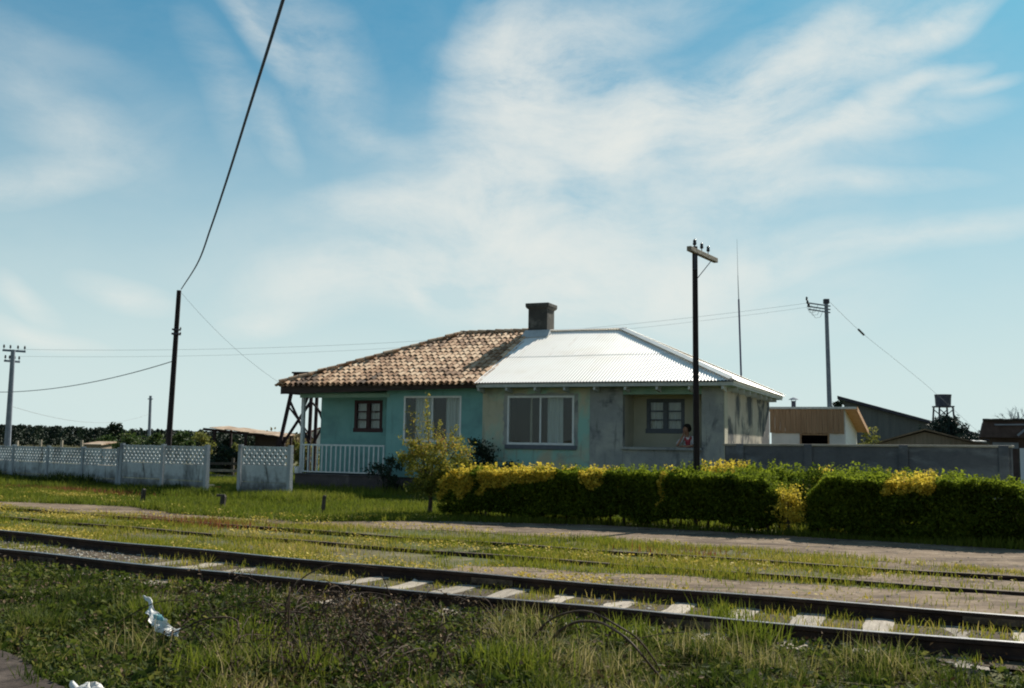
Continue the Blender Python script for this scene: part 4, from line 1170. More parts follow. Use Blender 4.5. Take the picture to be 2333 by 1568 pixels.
bush('green_shrub', 'dark green bush behind the golden bush in the hedge notch', gb, 1.15, .55, 5200, 'hedge', 62, .055, 34, .17, .55, stemn=5)

# bronze-green shrub before the house
sb_ = gnd(978, 1174)
shr = tag(empty('ornamental_shrub', (sb_.x, sb_.y, 0)), 'bronze and green shrub on a single trunk in front of the left large window', 'shrub')
P1, t1_ = blob_points(6200, (.12, 0, 1.22), (.84, .75, .58), 110, .13, 71, shell=.3)
P2, t2_ = blob_points(3200, (.10, 0, .70), (.62, .6, .42), 36, .18, 72, shell=.2)
g_ = np.random.default_rng(73)
sp = []
for (dx, dz, n) in ((-.12, 2.68, 60), (-.10, 2.5, 70), (-.15, 2.3, 60), (-.52, 2.35, 45), (-.60, 2.0, 45), (.55, 1.95, 60), (.72, 1.62, 60), (-.72, 1.75, 40), (.62, 1.75, 50), (.95, 1.45, 60), (.9, 1.1, 50), (-.75, 1.35, 50), (.2, 2.1, 60), (-.35, 2.25, 50), (.05, 2.0, 70)):
    f = g_.uniform(0, 1, (n, 1)) ** .8
    tip = np.array([dx, g_.uniform(-.15, .15), dz]); org = np.array([dx * .3, 0, 1.2])
    sp.append(org + (tip - org) * (.35 + .65 * f) + g_.normal(size=(n, 3)) * .035)
P3 = np.concatenate(sp); t3_ = g_.uniform(.3, .85, len(P3))
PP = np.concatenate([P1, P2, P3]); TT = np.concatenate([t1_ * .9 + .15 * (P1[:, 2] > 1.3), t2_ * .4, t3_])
leaves_obj('foliage', PP, .06 * g_.uniform(.6, 1.3, len(PP)), TT, X['shrub'], shr, .2, 74)
mb = MB()
mb.tube([(0, 0, -.03), (.02, .02, .3), (0, 0, .55), (.05, 0, .9)], .055, .03, 8)
for (dx, dz) in ((-.12, 2.6), (-.5, 2.3), (.55, 1.9), (.7, 1.6), (-.65, 1.7), (.2, 2.05), (-.3, 1.5), (.35, 1.3)):
    mb.tube([(0, 0, .5), (dx * .4, random.uniform(-.1, .1), .5 + (dz - .5) * .5), (dx, random.uniform(-.1, .1), dz)], .02, .004, 5)
mb.build('trunk', X['bark'], shr)
bp_ = hw(7.3, -.15, 0)
bush('dark_shrub', 'dark leafy shrub against the seam of teal and grey walls', (bp_.x, bp_.y), 1.75, .62, 2600, 'darkleaf', 81, .09, 34, .22, .5, stemn=6)
bp_ = hw(8.6, -.2, 0)
bush('dark_shrub', 'low dark plant below the sliding window with curtain', (bp_.x, bp_.y), 1.0, .7, 1900, 'darkleaf', 82, .08, 26, .2, .5, stemn=5)
bp_ = hw(4.3, -.25, 0)
bush('dark_shrub', 'dark plant at the foot of the teal wall left of the bronze shrub', (bp_.x, bp_.y), 1.2, .6, 1700, 'darkleaf', 83, .08, 26, .2, .5, stemn=5)

# ------------------------------------------------------------------ left concrete panel walls
def lattice(mb, x0, x1, z0, z1, y0, y1, rows=5, pitch=.19):
    """perforated course: staggered round holes"""
    nc = max(3, int(round((x1 - x0) / pitch)))
    cw = (x1 - x0) / nc; chh = (z1 - z0) / rows
    nh = 8
    for r in range(rows):
        zc = z0 + chh * (r + .5)
        shift = 0 if r % 2 == 0 else .5
        k = 0
        cells = [(x0 + cw * (i - shift), x0 + cw * (i + 1 - shift)) for i in range(nc + (1 if shift else 0))]
        for (a, b) in cells:
            full = a >= x0 - 1e-6 and b <= x1 + 1e-6
            a2, b2 = max(a, x0), min(b, x1)
            if not full:
                mb.box(a2, b2, y0, y1, zc - chh / 2, zc + chh / 2); continue
            xc = (a + b) / 2; rad = min(chh * .46, .044) * (1.15 if r == rows // 2 else .95)
            sq = [(b2, zc), (b2, zc + chh / 2), (xc, zc + chh / 2), (a2, zc + chh / 2), (a2, zc), (a2, zc - chh / 2), (xc, zc - chh / 2), (b2, zc - chh / 2)]
            ci = [(xc + rad * math.cos(2 * math.pi * i / nh), zc + rad * math.sin(2 * math.pi * i / nh)) for i in range(nh)]
            vs = [(p[0], y0, p[1]) for p in sq] + [(p[0], y0, p[1]) for p in ci] + [(p[0], y1, p[1]) for p in sq] + [(p[0], y1, p[1]) for p in ci]
            fs = []
            for i in range(nh):
                j = (i + 1) % nh
                fs.append((i, nh + i, nh + j, j)); fs.append((2 * nh + i, 2 * nh + j, 3 * nh + j, 3 * nh + i))
                fs.append((nh + i, 3 * nh + i, 3 * nh + j, nh + j))
            mb.add(vs, fs)
    mb.box(x0, x1, y0 - .004, y1 + .004, z1, z1 + .035)

def panel_wall(name, label, A, Bp, posts, ztop, lat_h=.47, bottoms=.02):
    """A,Bp plan ends; posts = distances along; panels between posts"""
    A = Vector((A[0], A[1], 0)); Bp = Vector((Bp[0], Bp[1], 0))
    d = Bp - A; rz = math.atan2(d.y, d.x)
    root = tag(empty(name, A, rz), label, 'wall')
    for i, x in enumerate(posts):
        mb = MB(); lean = random.uniform(-.012, .012)
        mb.hexa([(x - .06, -.065, -.1), (x + .06, -.065, -.1), (x + .06, .065, -.1), (x - .06, .065, -.1)], [(x - .055 + lean, -.055, ztop + .045), (x + .055 + lean, -.055, ztop + .045), (x + .055 + lean, .055, ztop + .045), (x - .055 + lean, .055, ztop + .045)])
        mb.build('post', X['panelpost'], root)
    for i in range(len(posts) - 1):
        a, b = posts[i] + .062, posts[i + 1] - .062
        zl = ztop - .035 - lat_h
        mb = MB(); lattice(mb, a, b, zl, ztop - .035, -.02, .02, 5)
        mb.build('lattice_panel', X['panel'], root)
        mb = MB(); zz = zl - .004; n = 2
        hgt_ = (zz + .08) / n
        for k in range(n):
            o = random.uniform(-.006, .006)
            mb.box(a, b, -.02 + o, .02 + o, -.08 + hgt_ * k, -.08 + hgt_ * (k + 1) - .008)
        mb.build('plain_panel', X['panel'], root)
    return root
WA, WB, WC = Vector((-18.4, 35.7, 0)), Vector((-11.95, 30.62, 0)), Vector((-8.72, 28.42, 0))
def dists(A, Bv, pxs): return [(on_line(A, Bv, p_) - A).length * (1 if (on_line(A, Bv, p_) - A).dot(Bv - A) >= 0 else -1) for p_ in pxs]
WA0 = WA + (WA - WB) * .45
pl = dists(WA0, WB, [-118, -45, 31, 110, 190, 272])
panel_wall('panel_wall', 'lower run of whitewashed concrete panel wall with pierced top course at the far left', WA0, WB, pl, 1.235)
pt_ = dists(WB, WC, [278, 373, 472])
panel_wall('panel_wall', 'taller two bay length of whitewashed panel wall left of the gate gap', WB, WC, pt_, 1.37)
SA, SB = Vector((-7.86, 28.62, 0)), Vector((-6.09, 27.57, 0))
ps = dists(SA, SB, [549, 662])
panel_wall('panel_wall', 'single bay of whitewashed panel wall between the gate gap and the porch', SA, SB, ps, 1.40)

# stakes along the grass verge
def stake(px, py, h, label, w=.085, top=None, lean=.03, grp='low stakes along the grass verge'):
    b = gnd(px, py)
    root = tag(empty('wooden_stake', (b.x, b.y, 0), random.uniform(-.3, .3)), label, 'stake', grp)
    mb = MB()
    n = 7
    r_ = [w * random.uniform(.42, .58) for _ in range(n)]
    vs = []
    for (z, sc_, dx) in ((-.1, 1, 0), (h * .5, 1, lean * .5), (h * .93, .98, lean), (h, .8, lean)):
        for k in range(n):
            a = 2 * math.pi * k / n
            vs.append((dx + math.cos(a) * r_[k] * sc_, math.sin(a) * r_[k] * sc_, z + (random.uniform(-.015, .015) if z == h else 0)))
    mb.add(vs, [(i * n + k, i * n + (k + 1) % n, (i + 1) * n + (k + 1) % n, (i + 1) * n + k) for i in range(3) for k in range(n)] + [tuple(3 * n + k for k in range(n))])
    mb.build('shaft', X['darkstake'], root)
    if top:
        mb = MB(); mb.box(-.13, .06, -.035, .035, h - .02, h + .035); mb.build('crosspiece', X['darkstake'], root, bevel=.008)
    return root
stake(323, 1150, .37, 'dark stake in front of the taller panel wall', .11)
stake(505, 1160, .30, 'stub of a post with a short crosspiece in front of the gate gap', .13, True)
stake(735, 1172, .40, 'slim grey stake on the grass before the porch', .08)

# ------------------------------------------------------------------ gate gap: rail fence, painted board, bushes behind
ga, gb_ = gnd(455, 1092), gnd(600, 1096)
d = gb_ - ga
fn = tag(empty('rail_fence', ga, math.atan2(d.y, d.x)), 'old timber rail fence seen through the gap in the panel wall', 'fence')
Lf = d.length
for zz, mt_ in ((.62, 'greywood'), (.36, 'greywood'), (.14, 'greywood')):
    mb = MB(); mb.beam((-.3, 0, zz), (Lf + .3, 0, zz + random.uniform(-.03, .03)), .04, .10); mb.build('rail', X['darkstake'] if zz > .5 else X[mt_], fn)
for xx in (.1, Lf * .5, Lf):
    mb = MB(); mb.box(xx - .05, xx + .05, .03, .12, -.1, .85); mb.build('post', X['darkstake'], fn)
bb = gnd(489, 1121)
bd = tag(empty('painted_board', bb, -.3), 'small red and cream painted board lying at the end of the taller panel wall', 'board')
mb = MB(); mb.box(-.02, .22, -.015, .015, .03, .17); mb.build('red_half', X['redboard'], bd, bevel=.006)
mb = MB(); mb.box(-.2, -.022, -.015, .015, .01, .22); mb.build('cream_half', X['creamboard'], bd, bevel=.006)

def far_bush(px, pyb, pyt, Y, wpx, mat, label, seed, n=1500, clumps=26, name='bush', leaf=None, cat='bush'):
    """a bush whose top shows at pyt; stands on the ground at distance Y"""
    b = at(px, pyt, Y); h = b.z; r = wpx / 2 * Y / FP
    lf = leaf or max(.10, Y * .0035)
    return bush(name, label, (b.x, Y), h, r, n, mat, seed, lf, clumps, max(.2, r * .42), .5, cat, 4)
far_bush(512, 0, 1018, 41, 70, 'darkleaf', 'dark dense bush behind the rail fence in the gate gap', 101, 2600)
far_bush(538, 0, 1006, 42.5, 40, 'yellowleaf', 'pale yellow green sprig bush beside the single panel bay', 102, 900)
far_bush(462, 0, 985, 46, 50, 'yellowleaf', 'tall yellow green shrub behind the gate post of the panel wall', 103, 1200)
for i, (px, pt, Y, w_, mt_, lb) in enumerate([(240, 992, 70, 60, 'midleaf', 'low mid green bush behind the wall under the lone dark tree'), (300, 984, 66, 70, 'midleaf', 'broad green bush behind the wall right of the lone dark tree'),
        (352, 986, 62, 55, 'midleaf', 'green bush behind the wall just left of the leaning pole'), (412, 985, 58, 60, 'midleaf', 'green bush behind the wall just right of the leaning pole'),
        (570, 990, 52, 70, 'darkleaf', 'dark bush under the rusty lean-to roof'), (528, 984, 54, 40, 'darkleaf', 'dark bush at the open post of the rusty lean-to')]):
    far_bush(px, 0, pt, Y, w_, mt_, lb, 110 + i, 1500)
far_bush(620, 0, 985, 60, 110, 'drybush', 'ochre dry scrub behind the wooden tower legs', 120, 2600)
far_bush(684, 0, 986, 62, 60, 'drybush', 'ochre dry scrub left of the red roofed hut', 121, 1500)
far_bush(702, 0, 1003, 46, 60, 'yellowleaf', 'yellowish bush seen low through the porch railing', 122, 1500)

# lone dark tree over the wood
def tree(name, label, px, pyt, Y, wpx, mat, seed, n=1600, trunk=.12, cat='tree', lean=0, zc=.68, clumps=30):
    b = at(px, pyt, Y); h = b.z; r = wpx / 2 * Y / FP
    root = tag(empty(name, (b.x, Y, 0)), label, cat)
    g_ = np.random.default_rng(seed)
    P, tint = blob_points(n, (lean * .5, 0, h * zc), (r, r, h * (1 - zc)), clumps, r * .45, seed, shell=.3)
    leaves_obj('crown', P, max(.12, Y * .0034) * g_.uniform(.6, 1.3, n), tint, X[mat], root, .2, seed)
    mb = MB(); mb.tube([(0, 0, -.1), (lean * .2, 0, h * .4), (lean * .5, 0, h * .8)], trunk, trunk * .4, 7)
    for i in range(5):
        a = g_.uniform(0, 6.28); mb.tube([(lean * .2, 0, h * g_.uniform(.35, .6)), (r * .6 * math.cos(a), r * .6 * math.sin(a), h * g_.uniform(.65, .9))], trunk * .4, trunk * .1, 5)
    mb.build('trunk', X['bark'], root)
    return root
tree('dark_tree', 'lone dark tree rising above the bushes on the left', 269, 962, 75, 28, 'darkleaf', 131, 900, .12, lean=-.25, zc=.72)
tree('dark_tree', 'small dark tree top showing behind the shed beside the concrete pole', 1908, 905, 62, 24, 'darkleaf', 132, 700, .10, zc=.8)
far_bush(1978, 0, 958, 42, 46, 'yellowleaf', 'thin yellow green bush between the shed and the big barn', 133, 700)

# far pine wood, one mass on the horizon
Y0 = 150.0
g_ = np.random.default_rng(140)
Pf = []; Tf = []; Sf = []
for i in range(1500):
    x = g_.uniform(-125, -14); y = Y0 + g_.uniform(0, 40) + (x + 90) * -.12
    pxv = 1166 + x / y * FP
    h = np.interp(pxv, [0, 150, 300, 480, 700], [2.95, 2.75, 2.55, 2.4, 2.2]) * g_.uniform(.93, 1.07)
    n = 60
    f = g_.uniform(0, 1, n)
    rr = (1 - f) ** .8 * .9 + .1
    a = g_.uniform(0, 6.28, n)
    Pf.append(np.stack([x + np.cos(a) * rr * g_.uniform(.3, 1, n), y + np.sin(a) * rr, f * h + .2], 1)); Tf.append(np.full(n, g_.uniform(0, .8)) + g_.uniform(-.1, .2, n)); Sf.append(g_.uniform(.3, .7, n))
fo = leaves_obj('pine_forest', np.concatenate(Pf), np.concatenate(Sf), np.concatenate(Tf), X['forest'], None, .1, 141)
tag(fo, 'dark pine wood along the horizon behind the panel wall', 'forest', kind='stuff')

# ------------------------------------------------------------------ utility poles, masts, wires
def insulator(p, parent, s=1.0, down=False):
    mb = MB(); sg = -1 if down else 1
    mb.tube([p, (p[0], p[1], p[2] + sg * .10 * s)], .012 * s, .012 * s, 6)
    mb.lathe([(.012 * s, 0), (.042 * s, .015 * s), (.05 * s, .05 * s), (.036 * s, .085 * s), (.046 * s, .11 * s), (.03 * s, .15 * s), (.008 * s, .165 * s)], (p[0], p[1], p[2] + (.08 * s if not down else -.26 * s)), 10)
    return mb.build('insulator', X['ceramic'], parent, smooth=True)

# leaning pole behind the panel wall, carrying the thick cable
bp_ = at(384, 1010, 33); tp_ = at(408, 662, 33)
k_ = (0 - bp_.z) / (tp_.z - bp_.z); base = bp_ + (tp_ - bp_) * k_
lp = tag(empty('utility_pole', base), 'leaning bare dark pole behind the panel wall that carries the thick cable', 'utility pole')
mb = MB(); mb.tube([Vector((0, 0, -.1)), (tp_ - base) * .5, (tp_ - base)], .105, .075, 12); mb.build('shaft', X['pole'], lp)
q = at(401, 755, 33) - base
mb = MB(); mb.box(q.x - .11, q.x + .13, -.12, .12, q.z - .12, q.z - .06); mb.box(q.x - .10, q.x + .12, -.12, .12, q.z + .03, q.z + .08); mb.build('clamp', X['iron'], lp)
for (dx, dz) in ((.15, .06), (.15, -.1)):
    insulator((q.x + dx, q.y, q.z + dz - .05), lp, .55)

# slim square pole standing in the hedge
pY = 20.3
hp = at(1588, 1100, pY); ht = at(1583, 562, pY)
pb = Vector((hp.x, pY, 0))
pl_ = tag(empty('utility_pole', pb), 'slim dark square pole rising from the hedge with a tilted looking crossarm and insulators', 'utility pole')
tx = ht.x - pb.x
mb = MB(); zt = ht.z
mb.hexa([(-.06, -.06, -.1), (.06, -.06, -.1), (.06, .06, -.1), (-.06, .06, -.1)], [(tx - .048, -.048, zt), (tx + .048, -.048, zt), (tx + .048, .048, zt), (tx - .048, .048, zt)])
mb.build('shaft', X['pole'], pl_, bevel=.01)
cz = at(1560, 567, 20.0).z
a3 = Vector((at(1560, 567, 20.0).x - pb.x, 20.0 - pY, cz)); b3 = Vector((at(1622, 597, 21.3).x - pb.x, 21.3 - pY, cz))
ddir = (b3 - a3).normalized(); offv = Vector((ddir.y, -ddir.x, 0)) * .0
perp = Vector((ddir.y, -ddir.x, 0)).normalized() * .10
mid = a3 + (b3 - a3) * .38
shift = Vector((tx, 0, cz)) - mid
mb = MB(); mb.beam(a3 + perp * .9, b3 + perp * .9, .10, .10); mb.build('crossarm', X['greywood'], pl_, bevel=.01)
for f_ in (.20, .46, .70):
    pp = a3 + (b3 - a3) * f_ + perp * .9 + Vector((0, 0, .05)); insulator(pp, pl_, .78)
insulator(Vector((tx, 0, zt - .03)), pl_, .78)
pp = a3 + (b3 - a3) * .22 + perp * .9 + Vector((0, 0, -.05))
mb = MB(); mb.tube([pp, pp + Vector((0, 0, -.34))], .022, .03, 8); mb.build('hanging_strap', X['iron'], pl_)
mb = MB(); mb.tube([a3 + (b3 - a3) * .82 + perp * .9 + Vector((0, 0, -.05)), Vector((tx, 0, cz - .62))], .009, .009, 6); mb.build('brace', X['iron'], pl_)

# far left concrete pole with double crossarms
cY = 58.0
b_ = at(17, 1010, cY); t_ = at(30, 797, cY)
k_ = (0 - b_.z) / (t_.z - b_.z); base = b_ + (t_ - b_) * k_
cp_ = tag(empty('utility_pole', base), 'pale concrete pole at the left edge with two crossarms of insulators', 'utility pole')
tv = t_ - base
mb = MB(); mb.tube([Vector((0, 0, -.1)), tv * .5, tv], .19, .12, 10); mb.build('shaft', X['concpole'], cp_)
for (xa, ya, xb, yb) in ((6, 798, 58, 802), (10, 822, 45, 818)):
    A_ = at(xa, ya, cY) - base; B_ = at(xb, yb, cY + .8) - base; B_.z = A_.z
    mb = MB(); mb.beam(A_, B_, .10, .12); mb.build('crossarm', X['concpole'], cp_)
    for f_ in (.05, .33, .66, .96):
        insulator(A_ + (B_ - A_) * f_ + Vector((0, 0, .05)), cp_, 1.2)
poleC_top = at(40, 796, cY)

# small far pole
b_ = at(340, 1000, 110); t_ = at(343, 902, 110); base = Vector((b_.x, 110, 0))
sp_ = tag(empty('utility_pole', base), 'short distant pole standing beyond the bushes left of the leaning pole', 'utility pole')
mb = MB(); mb.tube([(0, 0, -.1), t_ - base], .19, .15, 8); mb.build('shaft', X['concpole'], sp_)
mb = MB(); mb.beam(t_ - base + Vector((-.28, 0, -.35)), t_ - base + Vector((.28, 0, -.35)), .1, .1); mb.build('crossarm', X['concpole'], sp_)

# radio mast behind the house
mY = 46
b_ = at(1690, 900, mY); t_ = at(1683, 682, mY); k_ = (0 - b_.z) / (t_.z - b_.z); base = b_ + (t_ - b_) * k_
ms = tag(empty('radio_mast', base), 'blue radio mast with a thin whip aerial behind the metal roof', 'mast')
mb = MB(); mb.tube([Vector((0, 0, -.1)), t_ - base], .05, .04, 8); mb.build('tube', X['mast'], ms)
w0 = t_ - base; w1_ = at(1681, 628, mY) - base; w2_ = at(1679, 545, mY) - base
mb = MB(); mb.tube([w0, w1_], .022, .014, 6); mb.tube([w1_, w2_], .011, .005, 6); mb.build('whip', X['wire'], ms)

# right concrete pole with side arm
fY = 60.0
b_ = at(1890, 925, fY); t_ = at(1882, 684, fY); k_ = (0 - b_.z) / (t_.z - b_.z); base = b_ + (t_ - b_) * k_
fp_ = tag(empty('utility_pole', base), 'tall concrete pole behind the shed with triple side arm and stay wire', 'utility pole')
tv = t_ - base
mb = MB(); mb.tube([Vector((0, 0, -.1)), tv * .5, tv], .16, .11, 10); mb.build('shaft', X['concpole'], fp_)
for dy, x0p in ((0, 1838), (8, 1840), (15, 1843)):
    A_ = at(x0p, 690 + dy, fY - 1.2) - base; B_ = at(1888, 684 + dy, fY) - base; B_.z = A_.z
    mb = MB(); mb.beam(A_, B_ + (B_ - A_) * .06, .07, .07); mb.build('crossarm', X['concpole'], fp_)
    insulator(A_ + Vector((0, 0, .03)), fp_, 1.4)
mb = MB()
for k in range(3):
    c0 = at(1843 + 6 * k, 690 + 6 * k, fY - 1.1) - base
    mb.tube([c0, c0 + Vector((-.12, 0, -.3)), c0 + Vector((.05, 0, -.6)), c0 + Vector((.35, 0, -.55)), c0 + Vector((.6, .2, -.1))], .012, .012, 5)
mb.build('jumper_wire', X['wire'], fp_)
mb = MB(); c0 = tv; mb.box(c0.x - .14, c0.x + .16, -.14, .14, c0.z - .22, c0.z + .06); mb.build('head_bracket', X['iron'], fp_)

def wire(name, label, pts, r, mat, cat='wire', sag=0, n=24, grp=None):
    pts = [Vector(p) for p in pts]
    if len(pts) == 2:
        a, b = pts
        pts = [a + (b - a) * (i / n) - Vector((0, 0, sag * 4 * (i / n) * (1 - i / n))) for i in range(n + 1)]
    mb = MB(); o = pts[0].copy()
    mb.tube([p - o for p in pts], r, r, 6)
    ob = mb.build(name, mat, None, smooth=True); ob.location = o
    tag(ob, label, cat, grp)
    return ob
# thick cable sweeping overhead towards the viewer
def catm(cps, n=14):
    out = []
    P = [Vector(cps[0]) * 2 - Vector(cps[1])] + [Vector(c) for c in cps] + [Vector(cps[-1]) * 2 - Vector(cps[-2])]
    for i in range(1, len(P) - 2):
        for k in range(n):
            t = k / n
            out.append(.5 * ((2 * P[i]) + (P[i + 1] - P[i - 1]) * t + (2 * P[i - 1] - 5 * P[i] + 4 * P[i + 1] - P[i + 2]) * t * t + (3 * P[i] - P[i - 1] - 3 * P[i + 1] + P[i + 2]) * t ** 3))
    out.append(P[-2]); return out
cps = [at(413, 659, 32.95), at(450, 600, 23.7), at(480, 520, 19.0), at(520, 400, 15.0), at(570, 240, 11.9), at(645, 0, 9.1)]
e = cps[-1] - cps[-2]
cps += [cps[-1] + Vector((e.x * 2.2, e.y * 2.2, .25)), cps[-1] + Vector((e.x * 6, e.y * 6, 1.3))]
wire('cable', 'thick dark twisted cable sweeping up from the leaning pole across the sky', catm(cps), .018, X['cablemat'], 'cable')
wire('cable', 'medium cable sagging from the leaning pole to the left edge of the picture', [at(391, 824, 33), at(-60, 892, 42)], .015, X['wire'], 'cable', .35)
wire('wire', 'thin service wire running from the leaning pole top to the tiled eave', [at(414, 668, 33), hw(.1, .3, 3.3)], .005, X['wire'], 'wire', .25)
wire('wire', 'long thin line wire between the concrete poles passing behind the chimney', [at(1838, 691, 58.8), poleC_top], .007, X['wire'], 'wire', .9, 40)
wire('wire', 'second thin line wire just below the long line behind the chimney', [at(1840, 700, 58.8), at(42, 812, cY)], .006, X['wire'], 'wire', .9, 40)
wire('wire', 'faint low wire sagging between the left concrete pole and the short distant pole', [at(24, 925, cY), at(342, 942, 110)], .013, X['wire'], 'wire', 1.0)
sw = tag(empty('stay_wire', at(1890, 688, fY)), 'stay wire slanting down from the tall concrete pole towards the water tank', 'stay wire')
o_ = at(1890, 688, fY)
spts = [at(1890, 688, fY), at(1962, 757, 66), at(2050, 828, 73), at(2128, 893, 79), at(2240, 995, 88)]
g_end = spts[-1] + (spts[-1] - spts[-2]) * (spts[-1].z / max(.1, spts[-2].z - spts[-1].z)); 
mb = MB(); mb.tube([p - o_ for p in catm(spts + [g_end], 6)], .010, .010, 6); mb.build('strand', X['wire'], sw)
mb = MB(); mb.tube([at(1956, 751, 65.5) - o_, at(1968, 763, 66.5) - o_], .07, .07, 8); mb.build('egg_insulator', X['ceramic'], sw)

# ------------------------------------------------------------------ wooden tower behind the porch
tY = 43.0
tb = at(690, 1010, tY); tower = tag(empty('wooden_tower', (tb.x, tY, 0)), 'dark timber trestle tower with crossed braces behind the porch corner', 'tower')
TO = Vector((tb.x, tY, 0))
def tl(px, py, Y): return at(px, py, Y) - TO
ztp = at(690, 852, tY).z
def leg(ptop, pbot, Y):
    a = tl(*ptop, Y); b = tl(*pbot, Y); a2 = a + (b - a) * ((a.z - ztp) / (a.z - b.z)); g2 = a + (b - a) * (a.z / (a.z - b.z))
    mb = MB(); mb.beam(a2, g2 + Vector((0, 0, -.1)), .14, .14); mb.build('leg', X['towerwood'], tower)
leg((660, 910), (637, 1010), tY)
leg((709, 905), (704, 1015), tY)
leg((722, 905), (717, 1015), tY + 1.9)
leg((752, 905), (775, 1010), tY)
for (a, b, w_, Yo) in (((661, 915), (706, 1012), .10, -.12), ((644, 1012), (708, 915), .12, .12), ((660, 930), (712, 1000), .07, .15), ((712, 918), (760, 975), .08, -.12), ((716, 1008), (756, 930), .09, .1), ((700, 905), (690, 930), .16, .1), ((724, 930), (750, 1000), .08, 1.8)):
    mb = MB(); mb.beam(tl(*a, tY + Yo), tl(*b, tY + Yo), .06, w_); mb.build('brace', X['towerwood'], tower)
pa = tl(668, 849, tY); pb_ = tl(745, 849, tY)
mb = MB(); mb.hexa([(pa.x, -.3, ztp), (pb_.x, -.3, ztp), (pb_.x + .1, 2.3, ztp), (pa.x + .1, 2.3, ztp)], [(pa.x, -.3, ztp + .06), (pb_.x, -.3, ztp + .09), (pb_.x + .1, 2.3, ztp + .12), (pa.x + .1, 2.3, ztp + .10)])
mb.build('platform', X['towerwood'], tower)

# ------------------------------------------------------------------ grey garden wall and white wall on the right
ga_ = hw(XR - .04, YF + .10, 0); gA = Vector((ga_.x, ga_.y, 0)); gB = Vector((11.57, 23.08, 0))
dv = gB - gA
gw = tag(empty('garden_wall', gA, math.atan2(dv.y, dv.x)), 'dark grey rendered garden wall with pale coping right of the house', 'wall')
gl_ = dv.length; zt0, zt1 = 1.63, 1.68
mb = MB(); mb.add([(0.02, -.07, -.1), (gl_, -.07, -.1), (gl_, .07, -.1), (0.02, .07, -.1), (0.02, -.07, zt0), (gl_, -.07, zt1), (gl_, .07, zt1), (0.02, .07, zt0)], [(0, 3, 2, 1), (0, 1, 5, 4), (1, 2, 6, 5), (2, 3, 7, 6), (3, 0, 4, 7), (4, 5, 6, 7)])
mb.build('panel', X['greywall'], gw)
mb = MB(); mb.add([(0.02, -.12, zt0 + .002), (gl_ + .03, -.12, zt1 + .002), (gl_ + .03, .12, zt1 + .002), (0.02, .12, zt0 + .002), (0.02, -.12, zt0 + .055), (gl_ + .03, -.12, zt1 + .055), (gl_ + .03, .12, zt1 + .055), (0.02, .12, zt0 + .055)], [(0, 3, 2, 1), (0, 1, 5, 4), (1, 2, 6, 5), (2, 3, 7, 6), (3, 0, 4, 7), (4, 5, 6, 7)])
mb.build('coping', X['coping'], gw, bevel=.012)
for p_ in (1690, 1845, 2062, 2290):
    x = (on_line(gA, gB, p_) - gA).length
    mb = MB(); mb.box(x - .11, x + .11, -.135, .08, -.1, 1.655 + .045 * x / gl_ + .03); mb.build('post', X['greywall'], gw, bevel=.015)
wa_ = Vector((9.88, 19.4, 0))
ww_ = tag(empty('white_wall', wa_, -TA), 'bluish white boarded wall cut off by the right edge of the picture', 'wall')
for i in range(12):
    mb = MB(); mb.box(i * .25, i * .25 + .245, -.02 - .006 * (i % 2), .03, -.1, 1.66 + .01 * (i % 3)); mb.build('board', X['bluewhite'], ww_)
mb = MB(); mb.box(-.03, .06, .031, .12, -.1, 1.66); mb.build('post', X['darkstake'], ww_)

# ------------------------------------------------------------------ shed, barn, gabled hut, tank, flat roofed house
def local_frame(P, ang):
    return Matrix.Translation(P) @ Matrix.Rotation(ang, 4, 'Z')
sY = 38.0
s0p = at(1757, 930, sY)
shO = Vector((s0p.x, s0p.y, 0))
shed = tag(empty('garden_shed', shO, HA), 'shed with raw pine fascia boards over pale panels and a dark opening', 'shed')
sM = (local_frame(shO, HA)).inverted()
def sx_(px, py, y=0.0):
    e = sM @ EYEV; d = sM.to_3x3() @ ray(px, py); p = e + d * ((y - e.y) / d.y); return p
xr_ = sx_(1926, 985).x; ztop = sx_(1800, 929).z; zmid = sx_(1800, 986).z; xo0, xo1 = sx_(1826, 1000).x, sx_(1886, 1000).x; zop = sx_(1850, 993).z
mb = MB(); mb.box(0, xo0, 0, .08, -.1, zmid); mb.box(xo1, xr_, 0, .08, -.1, zmid); mb.build('front_panel', X['shedwall'], shed)
dep = 5.2; zbk = ztop - .72
mb = MB(); mb.hexa([(xr_ - .08, .081, -.1), (xr_, .081, -.1), (xr_, dep, -.1), (xr_ - .08, dep, -.1)], [(xr_ - .08, .081, ztop - .08), (xr_, .081, ztop - .08), (xr_, dep, zbk - .08), (xr_ - .08, dep, zbk - .08)]); mb.build('side_wall', X['white'], shed)
mb = MB(); mb.box(0, xr_ - .1, dep - .08, dep, -.1, zbk - .1); mb.box(0, .08, .09, dep - .09, -.1, zbk - .1); mb.build('rear_wall', X['dark'], shed)
nbd = 14
mb = MB()
for i in range(nbd):
    a = -.05 + (xr_ + .02) * i / nbd; b = -.05 + (xr_ + .02) * (i + 1) / nbd - .008
    o = random.uniform(0, .012); mb.box(a, b, -.05 - o, -.012, zmid - .02 + random.uniform(-.01, .01), ztop - .06)
mb.build('fascia_boards', X['fasciaboards'], shed)
mb = MB(); t_ = .06
mb.box(xo0 - t_, xo0, -.02, .1, -.05, zop + .02); mb.box(xo1, xo1 + t_, -.02, .1, -.05, zop + .02); mb.box(xo0 - t_, xo1 + t_, -.024, .104, zop + .02, zop + .08)
mb.build('opening_frame', X['fasciaboards'], shed)
mb = MB(); ov = .42
mb.hexa([(-.15, -.12, ztop - .05), (xr_ + ov, -.12, ztop - .05), (xr_ + ov, dep + .3, zbk - .05 - .03), (-.15, dep + .3, zbk - .05 - .03)], [(-.15, -.12, ztop + .03), (xr_ + ov, -.12, ztop + .03), (xr_ + ov, dep + .3, zbk), (-.15, dep + .3, zbk)])
